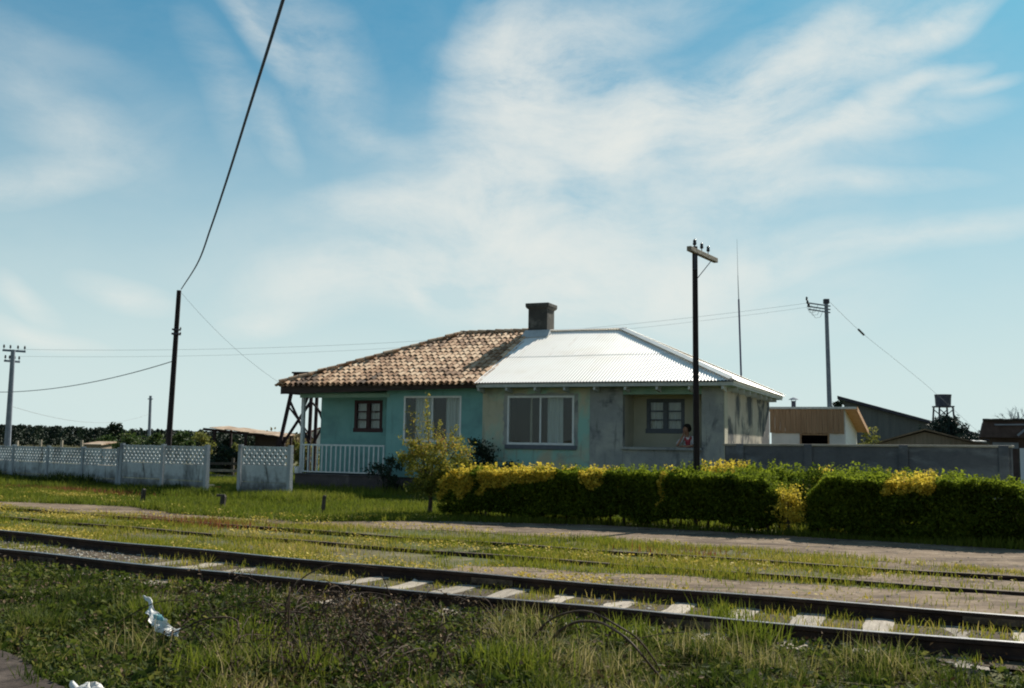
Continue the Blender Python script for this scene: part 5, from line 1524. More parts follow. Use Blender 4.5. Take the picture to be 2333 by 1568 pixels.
mb.build('roof', X['palegrey'], shed)
mb = MB()
mb.hexa([(xr_ + ov + .002, -.13, ztop - .14), (xr_ + ov + .03, -.13, ztop - .14), (xr_ + ov + .03, dep + .3, zbk - .17), (xr_ + ov + .002, dep + .3, zbk - .17)], [(xr_ + ov + .002, -.13, ztop + .035), (xr_ + ov + .03, -.13, ztop + .035), (xr_ + ov + .03, dep + .3, zbk + .005), (xr_ + ov + .002, dep + .3, zbk + .005)])
mb.hexa([(xr_ + .002, -.10, ztop - .075), (xr_ + ov, -.10, ztop - .075), (xr_ + ov, dep + .28, zbk - .10), (xr_ + .002, dep + .28, zbk - .10)], [(xr_ + .002, -.10, ztop - .055), (xr_ + ov, -.10, ztop - .055), (xr_ + ov, dep + .28, zbk - .085), (xr_ + .002, dep + .28, zbk - .085)])
mb.build('bargeboard', X['bargewood'], shed)
cx_ = sx_(1808, 915, .8)
mb = MB(); mb.tube([(cx_.x, .8, ztop - .2), (cx_.x, .8, cx_.z + .02)], .085, .085, 10); fl_ = mb.build('flue', X['iron'], shed)
mb = MB(); mb.lathe([(.2, 0), (.14, .04), (.02, .09)], (cx_.x, .8, cx_.z + .07), 12); mb.tube([(cx_.x - .08, .8, cx_.z), (cx_.x - .08, .8, cx_.z + .08)], .012); mb.tube([(cx_.x + .08, .8, cx_.z), (cx_.x + .08, .8, cx_.z + .08)], .012); mb.build('cowl', X['concpole'], fl_)

bY = 82.0
bl = at(1923, 914, bY); br = at(2215, 1007, bY)
barn = tag(empty('barn', (bl.x, bY, 0), -.36), 'large dark grey barn whose roof edge slopes down to the right behind the shed', 'barn')
wx = (br.x - bl.x) * 1.09
mb = MB(); mb.add([(0, 0, -.2), (wx, 0, -.2), (wx, 0, br.z), (0, 0, bl.z), (0, 24, -.2), (wx, 24, -.2), (wx, 24, br.z), (0, 24, bl.z)], [(0, 1, 2, 3), (5, 4, 7, 6), (4, 0, 3, 7), (1, 5, 6, 2)])
mb.build('wall', X['barn'], barn)
mb = MB(); sl_ = (br.z - bl.z) / wx
mb.hexa([(-.5, -.6, bl.z + .02 - .5 * sl_), (wx + .8, -.6, br.z + .02 + .8 * sl_), (wx + .8, 24.5, br.z + .02 + .8 * sl_), (-.5, 24.5, bl.z + .02 - .5 * sl_)], [(-.5, -.6, bl.z + .28 - .5 * sl_), (wx + .8, -.6, br.z + .22 + .8 * sl_), (wx + .8, 24.5, br.z + .22 + .8 * sl_), (-.5, 24.5, bl.z + .28 - .5 * sl_)])
mb.build('roof', X['barnroof'], barn)

def gable(name, label, Y, pl, pr, pap, wallm, roofm, depth=6, cat='shed'):
    a = at(*pl, Y); b = at(*pr, Y); c = at(*pap, Y)
    rz = -math.atan2(c.x, Y); root = tag(empty(name, (a.x, Y, 0), rz), label, cat)
    w_ = (b.x - a.x) / math.cos(rz) ** 2 * .97; xc = w_ * (c.x - a.x) / (b.x - a.x); ze = (a.z + b.z) / 2
    mb = MB(); mb.add([(.2, 0, -.1), (w_ - .2, 0, -.1), (w_ - .2, 0, ze), (xc, 0, c.z - .08), (.2, 0, ze), (.2, depth, -.1), (w_ - .2, depth, -.1), (w_ - .2, depth, ze), (xc, depth, c.z - .08), (.2, depth, ze)],
                      [(0, 1, 2, 3, 4), (9, 8, 7, 6, 5), (5, 0, 4, 9), (1, 6, 7, 2)]); mb.build('wall', wallm, root)
    mb = MB()
    for (x0, z0, x1, z1) in ((-.15, ze - .08, xc, c.z), (w_ + .15, ze - .08, xc, c.z)):
        mb.hexa([(x0, -.35, z0), (x1, -.35, z1), (x1, depth + .3, z1), (x0, depth + .3, z0)], [(x0, -.35, z0 + .09), (x1, -.35, z1 + .09), (x1, depth + .3, z1 + .09), (x0, depth + .3, z0 + .09)])
    mb.build('roof', roofm, root)
    return root
gable('gabled_hut', 'low brown gabled hut peeping over the grey garden wall', 54, (1992, 1012), (2196, 1013), (2086, 981), X['gablewall'], X['brownroof'])
gable('gabled_hut', 'dark roofed hut behind the brown gabled hut below the conifer', 66, (2060, 1008), (2232, 1009), (2128, 976), X['barn'], X['barnroof'])
gable('gabled_hut', 'small white hut with red roof glimpsed between the tower legs', 75, (694, 990), (762, 990), (728, 976), X['white'], X['redroof'])

# lean-to with rusty sheets
lY = 48.0
A_ = at(478, 976, lY); B_ = at(640, 995, lY)
lt = tag(empty('lean_to', (A_.x, lY, 0)), 'open lean-to with rusty sheet roof on posts behind the gate gap', 'shed')
w_ = B_.x - A_.x
mb = MB()
ns_ = 9
for i in range(ns_):
    f0, f1 = i / ns_, (i + 1) / ns_ - .004
    z0 = A_.z + (B_.z - A_.z) * f0 + random.uniform(-.03, .03); z1 = A_.z + (B_.z - A_.z) * f1 + random.uniform(-.03, .03)
    e0 = random.uniform(-.25, .1)
    mb.hexa([(w_ * f0, e0, z0), (w_ * f1, e0, z1), (w_ * f1, 3.2, z1 + .12), (w_ * f0, 3.2, z0 + .12)], [(w_ * f0, e0, z0 + .03), (w_ * f1, e0, z1 + .03), (w_ * f1, 3.2, z1 + .15), (w_ * f0, 3.2, z0 + .15)])
mb.build('roof', X['rustroof'], lt)
for f_ in (.06, .5, .95):
    mb = MB(); z_ = A_.z + (B_.z - A_.z) * f_; mb.box(w_ * f_ - .06, w_ * f_ + .06, .05, .17, -.1, z_ - .02); mb.build('post', X['towerwood'], lt)
    mb = MB(); mb.box(w_ * f_ - .05, w_ * f_ + .05, 2.9, 3.0, -.1, z_ + .08); mb.build('post', X['towerwood'], lt)
mb = MB(); mb.beam((-.35, .11, A_.z - .04), (w_, .11, B_.z - .04), .1, .12); mb.build('beam', X['towerwood'], lt)
mb = MB(); mb.box(w_ * .55, w_ * .98, 1.2, 1.3, -.1, B_.z + .1); mb.build('rear_boarding', X['brickdark'], lt)
# fence stakes behind the low panel wall, and a white roof beyond
for (px, py, lb) in ((39.5, 1004, 'weathered stake top showing over the wall beside the left concrete pole'), (92, 1002, 'weathered stake top showing over the low wall, second from the left'), (140, 1003, 'weathered stake top showing over the low wall, third from the left'), (187, 1003, 'weathered stake top beside the pale roof over the low wall')):
    t_ = at(px, py, 39.5)
    mb = MB(); mb.beam((0, 0, -.1), (random.uniform(-.02, .02), 0, t_.z), .085, .085)
    o = mb.build('fence_stake', X['greywood']); o.location = (t_.x, 39.5, 0); tag(o, lb, 'stake', 'stakes behind the low panel wall')
wr0 = at(190, 1008, 46); wr1 = at(226, 1008, 46)
wh = tag(empty('low_hut', (wr0.x, 46, 0)), 'low hut with pale roof just showing over the low panel wall', 'hut')
w_ = wr1.x - wr0.x
mb = MB(); mb.box(.05, w_ - .05, .1, 1.6, -.1, wr0.z - .12); mb.build('wall', X['gablewall'], wh)
mb = MB(); mb.hexa([(-.1, 0, wr0.z - .12), (w_ + .1, 0, wr0.z - .12), (w_ + .1, 1.8, wr0.z), (-.1, 1.8, wr0.z)], [(-.1, 0, wr0.z - .07), (w_ + .1, 0, wr0.z - .07), (w_ + .1, 1.8, wr0.z + .05), (-.1, 1.8, wr0.z + .05)]); mb.build('roof', X['rustroof'], wh)

# water tank on its stand
kY = 105.0
ka = at(2131, 925, kY); kb = at(2166, 900, kY)
tk = tag(empty('water_tank', ((ka.x + kb.x) / 2, kY, 0)), 'dark drum shaped water tank on tall legs above the conifer', 'water tank')
kr = (kb.x - ka.x) / 2; kz0, kz1 = ka.z, kb.z
mb = MB(); mb.lathe([(kr * .92, kz0), (kr * .94, kz0 + .25 * (kz1 - kz0)), (kr * .97, kz0 + .7 * (kz1 - kz0)), (kr * 1.03, kz1 - .02), (kr * 1.03, kz1 + .02), (kr * .9, kz1 + .03)], n=20); mb.build('drum', X['tankmetal'], tk)
mb = MB(); mb.box(-kr * 1.02, kr * 1.02, -kr, kr, kz0 - .14, kz0 - .003); mb.build('platform', X['iron'], tk)
for (sx1, sy1) in ((-1, -1), (1, -1), (1, 1), (-1, 1)):
    mb = MB(); mb.beam((sx1 * kr * .85, sy1 * kr * .85, kz0 - .14), (sx1 * kr * 1.3, sy1 * kr * 1.3, -.1), .14, .14); mb.build('leg', X['iron'], tk)
for sy1 in (-1, 1):
    mb = MB(); mb.beam((-kr * .95, sy1 * kr * .9, kz0 - 1.6), (kr * 1.0, sy1 * kr * .9, kz0 - .3), .08, .08); mb.beam((-kr * .95, sy1 * kr * .9, kz0 - .3), (kr * 1.0, sy1 * kr * .9, kz0 - 1.6), .08, .08); mb.build('brace', X['iron'], tk)

# conifer under the tank
nY = 60.0
cb = at(2158, 932, nY)
con = tag(empty('conifer_tree', (cb.x, nY, 0)), 'dark spreading conifer below the water tank', 'tree')
H_ = cb.z; R_ = 52 * nY / FP
g_ = np.random.default_rng(150)
Pc = []; Tc = []
mbb = MB()
mbb.tube([(0, 0, -.1), (0, 0, H_ * .95)], .16, .03, 8)
for i in range(64):
    f = (i + .5) / 64
    z = H_ * (.36 + .52 * f); r = R_ * 1.45 * (1 - f) ** .7 * g_.uniform(.7, 1.12) + .12
    a = i * 2.4 + g_.uniform(-.3, .3)
    rise = g_.uniform(.18, .5) * r
    tip = np.array([math.cos(a) * r, math.sin(a) * r, z + rise]); org = np.array([0, 0, z])
    n = int(70 + 110 * (1 - f))
    q = g_.uniform(.2, 1, (n, 1)); P_ = org + (tip - org) * q + np.array([0, 0, -.15]) * np.sin(q * 3.1) + g_.normal(size=(n, 3)) * np.array([.13, .13, .09]) * (1.1 - q * .5)
    Pc.append(P_); Tc.append(g_.uniform(0, .6, n) + .3 * q[:, 0])
    mbb.tube([org, (org + tip) / 2 + np.array([0, 0, -.08]), tip], .03, .008, 5)
leaves_obj('crown', np.concatenate(Pc), .19 * g_.uniform(.6, 1.4, sum(len(p) for p in Pc)), np.concatenate(Tc), X['conifer'], con, .15, 151, .35)
mbb.build('trunk', X['bark'], con)
tree('dark_tree', 'tiny dark tree on the barn roof line left of the conifer', 2092, 953, 96, 26, 'darkleaf', 152, 500, .08, zc=.8)

# dark flat roofed house at the right edge
rY = 47.0
ra = at(2236, 958, rY); rb = at(2420, 958, rY)
rh = tag(empty('flat_roofed_house', (ra.x, rY, 0), -.43), 'dark brown house with a heavy overhanging roof at the right edge', 'house')
zr = ra.z; zl = at(2260, 997, rY).z
w_ = rb.x - ra.x
mb = MB(); mb.box(.42, w_ - .4, .6, 6, -.1, zl + .02); mb.build('wall', X['brickdark'], rh)
mb = MB()
mb.hexa([(-.10, 0, zl), (w_, 0, zl), (w_, 6.6, zl), (-.10, 6.6, zl)], [(.08, .1, zr), (w_, .1, zr), (w_, 6.6, zr), (.08, 6.6, zr)])
mb.build('roof', X['brickdark'], rh)
mb = MB()
for i in range(18): mb.tube([(.05 + i * w_ / 18, .02 + random.uniform(-.03, .03), zr + .02), (.05 + (i + 1) * w_ / 18, .02, zr + .02 + random.uniform(-.02, .04))], .07, .07, 6)
mb.build('roof_edge', X['deck'], rh)
p1 = at(2262, 966, rY - .3) - Vector((ra.x, rY, 0))
mb = MB(); mb.beam((.55, -.06, zr - .2), (w_, -.06, zr - .16), .03, .06); mb.beam((1.5, -.05, zl + .1), (2.0, -.05, zr - .25), .03, .10); mb.build('trim', X['concpole'], rh)
pq = at(2280, 1015, rY).z
mb = MB(); mb.box(.45, 1.55, .55, .6, pq - .14, pq + .14); mb.build('window', X['concpole'], rh)

# low pale sheet roof between hut and house
la, lb_ = at(2172, 1002, 58), at(2238, 1002, 58)
lo_ = tag(empty('low_shed', (la.x, 58, 0)), 'low dark shed with pale sheet roof left of the brown house', 'shed')
w_ = lb_.x - la.x
mb = MB(); mb.box(0, w_, .1, 3, -.1, la.z - .1); mb.build('wall', X['brickdark'], lo_)
mb = MB(); mb.hexa([(-.2, -.1, la.z - .1), (w_ + .2, -.1, la.z - .1), (w_ + .2, 3.2, la.z + .1), (-.2, 3.2, la.z + .1)], [(-.2, -.1, la.z - .05), (w_ + .2, -.1, la.z - .05), (w_ + .2, 3.2, la.z + .15), (-.2, 3.2, la.z + .15)]); mb.build('roof', X['palegrey'], lo_)

# bare trees at the right edge
def bare_tree(px, pyt, Y, label, seed, spread=.35):
    b = at(px, pyt, Y); h = b.z
    root = tag(empty('bare_tree', (b.x, Y, 0)), label, 'tree')
    g_ = np.random.default_rng(seed)
    mb = MB(); mb.tube([(0, 0, -.1), (.05, 0, h * .5), (0, 0, h * .8)], .10, .05, 7)
    tr_ = mb.build('trunk', X['concpole'], root)
    mb = MB()
    def br_(p, d, L, r, lv):
        q = p + d * L
        mb.tube([p, p + d * L * .5 + Vector(g_.normal(size=3) * .05 * L), q], r, r * .55, 5)
        if lv:
            for _ in range(3):
                nd = (d + Vector(g_.normal(size=3) * .55)).normalized(); nd.z = abs(nd.z) * .8 + .15
                br_(p + d * L * g_.uniform(.5, 1), nd.normalized(), L * .62, r * .6, lv - 1)
    for i in range(6):
        d = Vector((g_.normal() * spread, g_.normal() * spread, 1)).normalized()
        br_(Vector((0, 0, h * g_.uniform(.4, .72))), d, h * .22, .035, 3)
    mb.build('branches', X['concpole'], root)
bare_tree(2318, 905, 74, 'tall bare grey tree behind the dark house at the right edge', 160)
bare_tree(2292, 938, 80, 'short bare tree left of the tall bare tree above the dark house', 161, .5)

# ------------------------------------------------------------------ grass, flowers, weeds
def blades(x, y, z, h, w, tint, seed, lean=.45, flop=1.0):
    r = np.random.default_rng(seed); n = len(x)
    a = r.uniform(0, 2 * np.pi, n); b = r.uniform(0, 2 * np.pi, n)
    dx, dy = np.cos(a) * w / 2, np.sin(a) * w / 2
    l = np.abs(r.normal(0, lean, n)) * h
    lx, ly = np.cos(b) * l, np.sin(b) * l
    zt = h * np.sqrt(np.clip(1 - (l / np.maximum(h, 1e-4)) ** 2 * .5, .15, 1)) * flop
    P = np.zeros((n, 6, 3))
    for k, (f, wd) in enumerate(((0, 1), (.55, .8), (1, .12))):
        cx = x + lx * f ** 1.7; cy = y + ly * f ** 1.7; cz_ = z + zt * (f if f < 1 else 1) - (.02 if k == 0 else 0)
        P[:, 2 * k] = np.stack([cx - dx * wd, cy - dy * wd, cz_], 1); P[:, 2 * k + 1] = np.stack([cx + dx * wd, cy + dy * wd, cz_], 1)
    i = np.arange(n)[:, None] * 6
    Q = np.concatenate([i + np.array([0, 1, 3, 2]), i + np.array([2, 3, 5, 4])])
    return P.reshape(-1, 3), Q, np.repeat(np.clip(tint, 0, 1), 6)

def grass_obj(name, label, s, t, h, w, tint, mat, seed, lean=.45, kind='stuff', cat='grass', zo=0.0):
    P = W(s, t)
    z = hgt(P[0], P[1]) + zo
    V, Q, T = blades(P[0], P[1], z, h, w, tint, seed, lean)
    o = np_obj(name, V, Q, T, X[mat]); tag(o, label, cat, kind=kind)
    return o

def inview(s, t, pad=.06):
    P = W(s, t); r_ = P[0] / np.maximum(P[1], .1)
    return (np.abs(r_) < .515 + pad) & (P[1] > 5.7)

R = np.random.default_rng(200)
# short field grass between the near track and the dirt path
def samp(n, s0, s1, t0, t1):
    return R.uniform(s0, s1, n), R.uniform(t0, t1, n)
s, t = samp(520000, -34, 4, 9.0, 15.8)
far = (t > t1far(s) + .10) & (t < path_lo(s) + .12)
dens = fbm(s * .8, t * 1.1, 50)
dens2 = vnoise(s * 3.2, t * 3.2, 52)
instrip = (t > strip_lo(s)) & (t < strip_hi(s)) & (s > -7.2)
keepp = np.clip(.10 + 2.3 * (dens - .36), .05, 1) * np.clip(.3 + 1.1 * dens2, 0, 1)
keepp = np.where(instrip, .02 + .10 * (dens2 > .78), keepp)
# grass right against the second track's rails grows thinner
for f_ in (t2near, t2far):
    nr = np.abs(t - f_(s)) < .10
    keepp = np.where(nr, np.where((vnoise(s * 1.15, s * 0 + 4, 66) > .60) | (s > -2.3), keepp * .15, np.maximum(keepp * 2.2, .8)), keepp)
gapr = (s > -2.7) & (t > t2near(s) - .1) & (t < t2far(s) + .8)
keepp = np.where(gapr, keepp * .25, keepp)
k = far & inview(s, t) & (R.uniform(0, 1, len(s)) < keepp)
s, t = s[k], t[k]
dry = fbm(s * .5, t * .9, 57)
hh = (.035 + .075 * fbm(s * .7, t * .9, 58)) * R.uniform(.5, 1.5, len(s))
for f_ in (t2near, t2far): hh = np.where((np.abs(t - f_(s) + .03) < .10) & (s < -2.3), hh * 1.25, hh)
print('field grass', len(s))
grass_obj('field_grass', 'short yellowing grass over the buried track between rails and dirt path', s, t, hh, .011, .15 + .75 * dry + R.uniform(-.3, .35, len(s)), 'grass', 201, .6)

# lawn between path and house / walls
s, t = samp(560000, -46, 3, 14.4, 26.5)
P = W(s, t)
dh = HMI @ Vector((0, 0, 0))
M3 = np.array(HMI)
lxh = M3[0, 0] * P[0] + M3[0, 1] * P[1] + M3[0, 3]; lyh = M3[1, 0] * P[0] + M3[1, 1] * P[1] + M3[1, 3]
in_house = (lxh > .3) & (lyh > .3)
k = (t > path_hi(s) - .12) & inview(s, t) & ~in_house & ((t < hface(s) + 6) | (s < -11))
dens = fbm(s * .7, t * .8, 70)
k &= R.uniform(0, 1, len(s)) < np.clip(.45 + 1.2 * (dens - .35), .1, 1)
k &= (lyh < -3.2) | (lxh < -1) | (R.uniform(0, 1, len(s)) < .22)  # lawn thinned near the facade so dark soil deepens the house shadow
s, t = s[k], t[k]
print('lawn', len(s))
hh = (.06 + .10 * fbm(s * .6, t * .6, 71)) * R.uniform(.6, 1.5, len(s))
hh = hh * np.where((s < -17) & (t > 18.2), 1.7, 1)
grass_obj('lawn', 'green grass between the dirt path and the house front', s, t, hh, .018, .2 + .6 * fbm(s * .5, t * .5, 73) + R.uniform(-.25, .3, len(s)), 'lawn', 202, .5)
# yard grass seen through the gap and grass further back
s, t = samp(60000, -40, -18, 20.5, 40)
P = W(s, t); r_ = P[0] / P[1]
k = (np.abs(r_) < .58) & (P[1] > 28.5) & (P[1] < 60)
lxh = M3[0, 0] * P[0] + M3[0, 1] * P[1] + M3[0, 3]; k &= lxh < 0
s, t = s[k], t[k]
grass_obj('yard_grass', 'bright green yard grass seen through the gate gap', s, t, R.uniform(.10, .24, len(s)), .03, R.uniform(0, .8, len(s)), 'lawn', 203, .5)

# dark weeds along the foot of the panel walls, tint lowered to deepen the shade there
s, t = samp(60000, -40, -20.5, 16, 23.2)
P = W(s, t)
def seg_d(P, A, Bv):
    a = np.array(A[:2]); b = np.array(Bv[:2]); d = b - a; L2 = d @ d
    u = np.clip(((P.T - a) @ d) / L2, 0, 1); q = a + u[:, None] * d
    nrm = np.array([d[1], -d[0]]) / math.sqrt(L2)
    return np.linalg.norm(P.T - q, axis=1), ((P.T - a) @ nrm)
dmin = np.full(len(s), 9.0)
for A_, B_ in ((WA0, WB), (WB, WC)):
    dd, sd_ = seg_d(P, A_, B_); dmin = np.minimum(dmin, np.where(sd_ > .05, dd, 9))
wd = fbm(s * .9, t * .5, 80)
k = (dmin < .25 + 1.1 * wd) & (R.uniform(0, 1, len(s)) < .9)
s, t = s[k], t[k]
grass_obj('wall_weeds', 'dark rank weeds, wall shade added to their tint, along the foot of the panel wall', s, t, (.10 + .75 * np.clip(fbm(s * .7, t * .7, 81) - .34, 0, 1)) * R.uniform(.6, 1.4, len(s)), 0.03, R.uniform(0, .4, len(s)), 'weed', 204, .4, cat='weeds')

# grass among the sleepers
s, t = samp(90000, -30, 3.5, 7.2, 10.2)
mid_ = (t > t1near(s) - .35) & (t < t1far(s) + .1)
dens = fbm(s * 1.1, t * 1.3, 90)
ph = (s + 30.0) / .6; onsl = np.abs(ph - np.round(ph)) < .22
bare = np.interp(s, [-30, -13.5, -12, -10.5, -9.5, -7, -4, 0, 3], [.4, .15, .1, .4, 1.3, .75, .40, .30, .3])
pk = np.clip((dens - .45) * 4 + bare, 0.02, 1) * np.where(onsl & (s > -12.0), .08 + .3 * (dens > .62), 1.0)
k = mid_ & inview(s, t) & (R.uniform(0, 1, len(s)) < pk * .5)
s, t = s[k], t[k]
print('track grass', len(s))
grass_obj('track_grass', 'patchy grass growing between the sleepers of the near track', s, t, (.03 + .08 * fbm(s, t, 91)) * R.uniform(.4, 1.5, len(s)), .010, .25 + .6 * fbm(s * .9, t * .9, 92) + R.uniform(-.25, .3, len(s)), 'grass', 205, .6, zo=.03)

# foreground bank: weeds, straw tussocks
s, t = samp(760000, -15, 4, 3.0, 8.8)
P = W(s, t)
k = (t < t1near(s) - .13) & inview(s, t, .04) & (P[1] > 5.6) & (t > near_hi(s) - .16 - (s > VSB + .3) * 9)
k &= ~((t < near_hi(s) - .12) & (s < VSB))
s, t = s[k], t[k]
n1 = fbm(s * .75, t * .9, 95); n2 = fbm(s * 2.1, t * 2.1, 96); n3 = vnoise(s * 1.3 + 9, t * 1.3, 97)
# dead bramble ground between about the middle-left tussocks
pxv = 1166 + W(s, t)[0] / W(s, t)[1] * FP
dead = np.exp(-((pxv - 800) / 230) ** 2) * np.clip((t - 4.9) / 1.2, 0, 1)
keepp = np.clip(.22 + 1.3 * (n1 - .36) + .7 * (n2 - .5), .04, 1) * (1 - .70 * dead)
keepp *= np.clip((t1near(s) - t) * 1.3 + .35, .3, 1)
k = R.uniform(0, 1, len(s)) < keepp * .62
s, t, n1, n2, n3, dead = s[k], t[k], n1[k], n2[k], n3[k], dead[k]
print('foreground', len(s))
clump = vnoise(s * 4.2, t * 4.2, 111); c2_ = vnoise(s * 9, t * 9, 112)
hh = (.03 + .16 * np.clip(clump - .25, 0, 1) * (.4 + n2) + .05 * n3) * R.uniform(.4, 1.6, len(s))
hh *= np.clip((t1near(s) - t) * .9 + .45, .5, 1.0)
hh *= np.where(s < -8.5, .75, 1)
k = R.uniform(0, 1, len(s)) < np.clip(.25 + 1.5 * (clump - .22) + .5 * (c2_ - .5), .06, 1)
s, t, n1, n2, n3, dead, clump, hh = s[k], t[k], n1[k], n2[k], n3[k], dead[k], clump[k], hh[k]
straw = np.clip((fbm(s * 1.6, t * 1.6, 98) - .50) * 5, 0, 1)
tint = .02 + .62 * vnoise(s * 2.7, t * 2.7, 99) + .45 * straw * np.interp(s, [-9, -5, -2], [.1, .75, .6]) * (1 - .6 * dead) + R.uniform(-.2, .25, len(s))
grass_obj('bank_weeds', 'rough weeds and straw tussocks on the bank in the foreground', s, t, hh, .0085 + .005 * R.uniform(0, 1, len(s)), tint, 'weed', 206, .95, cat='weeds')
# long drooping straw in tussocks
cs = []
for (px, py, n) in ((1150, 1470, 300), (1230, 1520, 260), (1200, 1440, 200), (1640, 1520, 300), (1760, 1545, 320), (1560, 1500, 240), (560, 1545, 220), (2000, 1540, 240), (1350, 1545, 300), (300, 1500, 150)):
    b = gnd(px, py); s0_, t0_ = ST(b.x, b.y)
    cs.append(np.stack([R.normal(s0_, .16, n), R.normal(t0_, .13, n)], 1))
cs = np.concatenate(cs); s, t = cs[:, 0], cs[:, 1]
k = t < t1near(s) - .2; s, t = s[k], t[k]
grass_obj('straw_tussocks', 'long drooping straw coloured grass tussocks on the bank', s, t, R.uniform(.12, .34, len(s)), .007, R.uniform(.55, 1.0, len(s)), 'weed', 216, 1.3, cat='grass')
# fresh bright blades in a few upright tufts
cs = []
for (px, py, n) in ((1190, 1560, 200), (1710, 1480, 260), (560, 1480, 200), (700, 1540, 240), (1130, 1545, 200), (1450, 1480, 240), (350, 1420, 200), (1650, 1430, 160), (470, 1545, 200)):
    b = gnd(px, py); s0_, t0_ = ST(b.x, b.y)
    cs.append(np.stack([R.normal(s0_, .13, n), R.normal(t0_, .10, n)], 1))
cs = np.concatenate(cs); s, t = cs[:, 0], cs[:, 1]
grass_obj('fresh_tufts', 'fresh bright green grass tufts on the bank', s, t, R.uniform(.12, .30, len(s)), .012, R.uniform(.35, .75, len(s)), 'lawn', 217, .6, cat='grass')
# broad leaves low in the weeds
nb_ = 48000
s, t = samp(nb_ * 2, -15, 4, 3.4, 8.5)
P = W(s, t)
k = (t < t1near(s) - .3) & inview(s, t, .03) & (P[1] > 5.7) & ~((t < near_hi(s)) & (s < VSB)) & (fbm(s * 1.5, t * 1.5, 104) > .42)
s, t = s[k], t[k]; P = W(s, t)
C = np.stack([P[0], P[1], hgt(P[0], P[1]) + R.uniform(.01, .12, len(s))], 1)
o = leaves_obj('ground_ivy', C, R.uniform(.022, .10, len(s)) * R.uniform(.6, 1, len(s)), R.uniform(0, .72, len(s)), X['weed'], None, .5, 207, .6)
tag(o, 'broad leaved ground cover among the bank weeds', 'weeds', kind='stuff')
# dead leaf litter under the brambles
s, t = samp(70000, -13, 3, 4.2, 8.6)
P = W(s, t); pxv = 1166 + P[0] / P[1] * FP
k = (t < t1near(s) - .1) & (R.uniform(0, 1, len(s)) < .22 + np.exp(-((pxv - 800) / 260) ** 2) * np.clip((t - 4.6) / 1.0, 0, 1))
s, t = s[k], t[k]; P = W(s, t)
C = np.stack([P[0], P[1], hgt(P[0], P[1]) + R.uniform(.005, .16, len(s)) * R.uniform(.2, 1, len(s))], 1)
o = leaves_obj('dead_leaves', C, R.uniform(.02, .055, len(s)), R.uniform(0, 1, len(s)), X['deadleaf'], None, .4, 208, .6)
tag(o, 'brown dead leaves lying under the dry brambles', 'leaves', kind='stuff')

# yellow flowers
s, t = samp(520000, -34, 3.5, 9.2, 20)
P = W(s, t)
band = np.zeros(len(s))
band = np.maximum(band, np.exp(-((t - (t1far(s) + .65)) / .38) ** 2) * np.interp(s, [-16, -13, -9.5, -8.5, -6, -3.6, -2.6, 2], [.9, .9, .35, .5, .85, .75, .08, .02]))
band = np.maximum(band, np.exp(-((t - (t2near(s) + .5)) / .30) ** 2) * np.interp(s, [-18, -14, -10, -4, 0], [.6, .6, .5, .2, .05]))
band = np.maximum(band, np.exp(-((t - (path_lo(s) - .22)) / .22) ** 2) * np.interp(s, [-24, -16, -9, -5, 0], [.4, .55, .6, .15, .03]))
band = np.maximum(band, np.exp(-((t - (path_hi(s) + .25)) / .25) ** 2) * np.interp(s, [-24, -18, -12, -11], [.4, .55, .45, 0]))
band = np.maximum(band, np.exp(-((s + 23.2) / 2.4) ** 2 - ((t - 16.6) / .55) ** 2) * .95)
band = np.maximum(band, np.exp(-((s + 29) / 2.0) ** 2 - ((t - 17.2) / .5) ** 2) * .5)
pt_n = fbm(s * 1.5, t * 2.2, 120)
k = inview(s, t) & (R.uniform(0, 1, len(s)) < band * .7 * np.clip((pt_n - .44) * 5, 0, 1)) & ~((t > path_lo(s)) & (t < path_hi(s)))
s, t = s[k], t[k]; P = W(s, t)
print('flowers', len(s))
C = np.stack([P[0], P[1], R.uniform(.05, .13, len(s))], 1)
o = leaves_obj('yellow_flowers', C, R.uniform(.024, .055, len(s)), R.uniform(0, 1, len(s)), X['yellow'], None, 1.2, 209, .8)
tag(o, 'low yellow wild flowers in drifts beside the tracks and path', 'flowers', kind='stuff')
# reddish sorrel patches
cs = []
for (px, py, rs, rt, n) in ((450, 1197, .8, .22, 420), (150, 1122, 1.5, .25, 1600), (1580, 1270, .4, .1, 90), (300, 1120, .6, .2, 300)):
    b = gnd(px, py); s0_, t0_ = ST(b.x, b.y)
    cs.append(np.stack([R.normal(s0_, rs, n), R.normal(t0_, rt, n)], 1))
cs = np.concatenate(cs); s, t = cs[:, 0], cs[:, 1]
grass_obj('red_sorrel', 'reddish sorrel tufts in the grass', s, t, R.uniform(.08, .2, len(s)), .012, R.uniform(0, 1, len(s)), 'sorrel', 210, .4, cat='weeds')

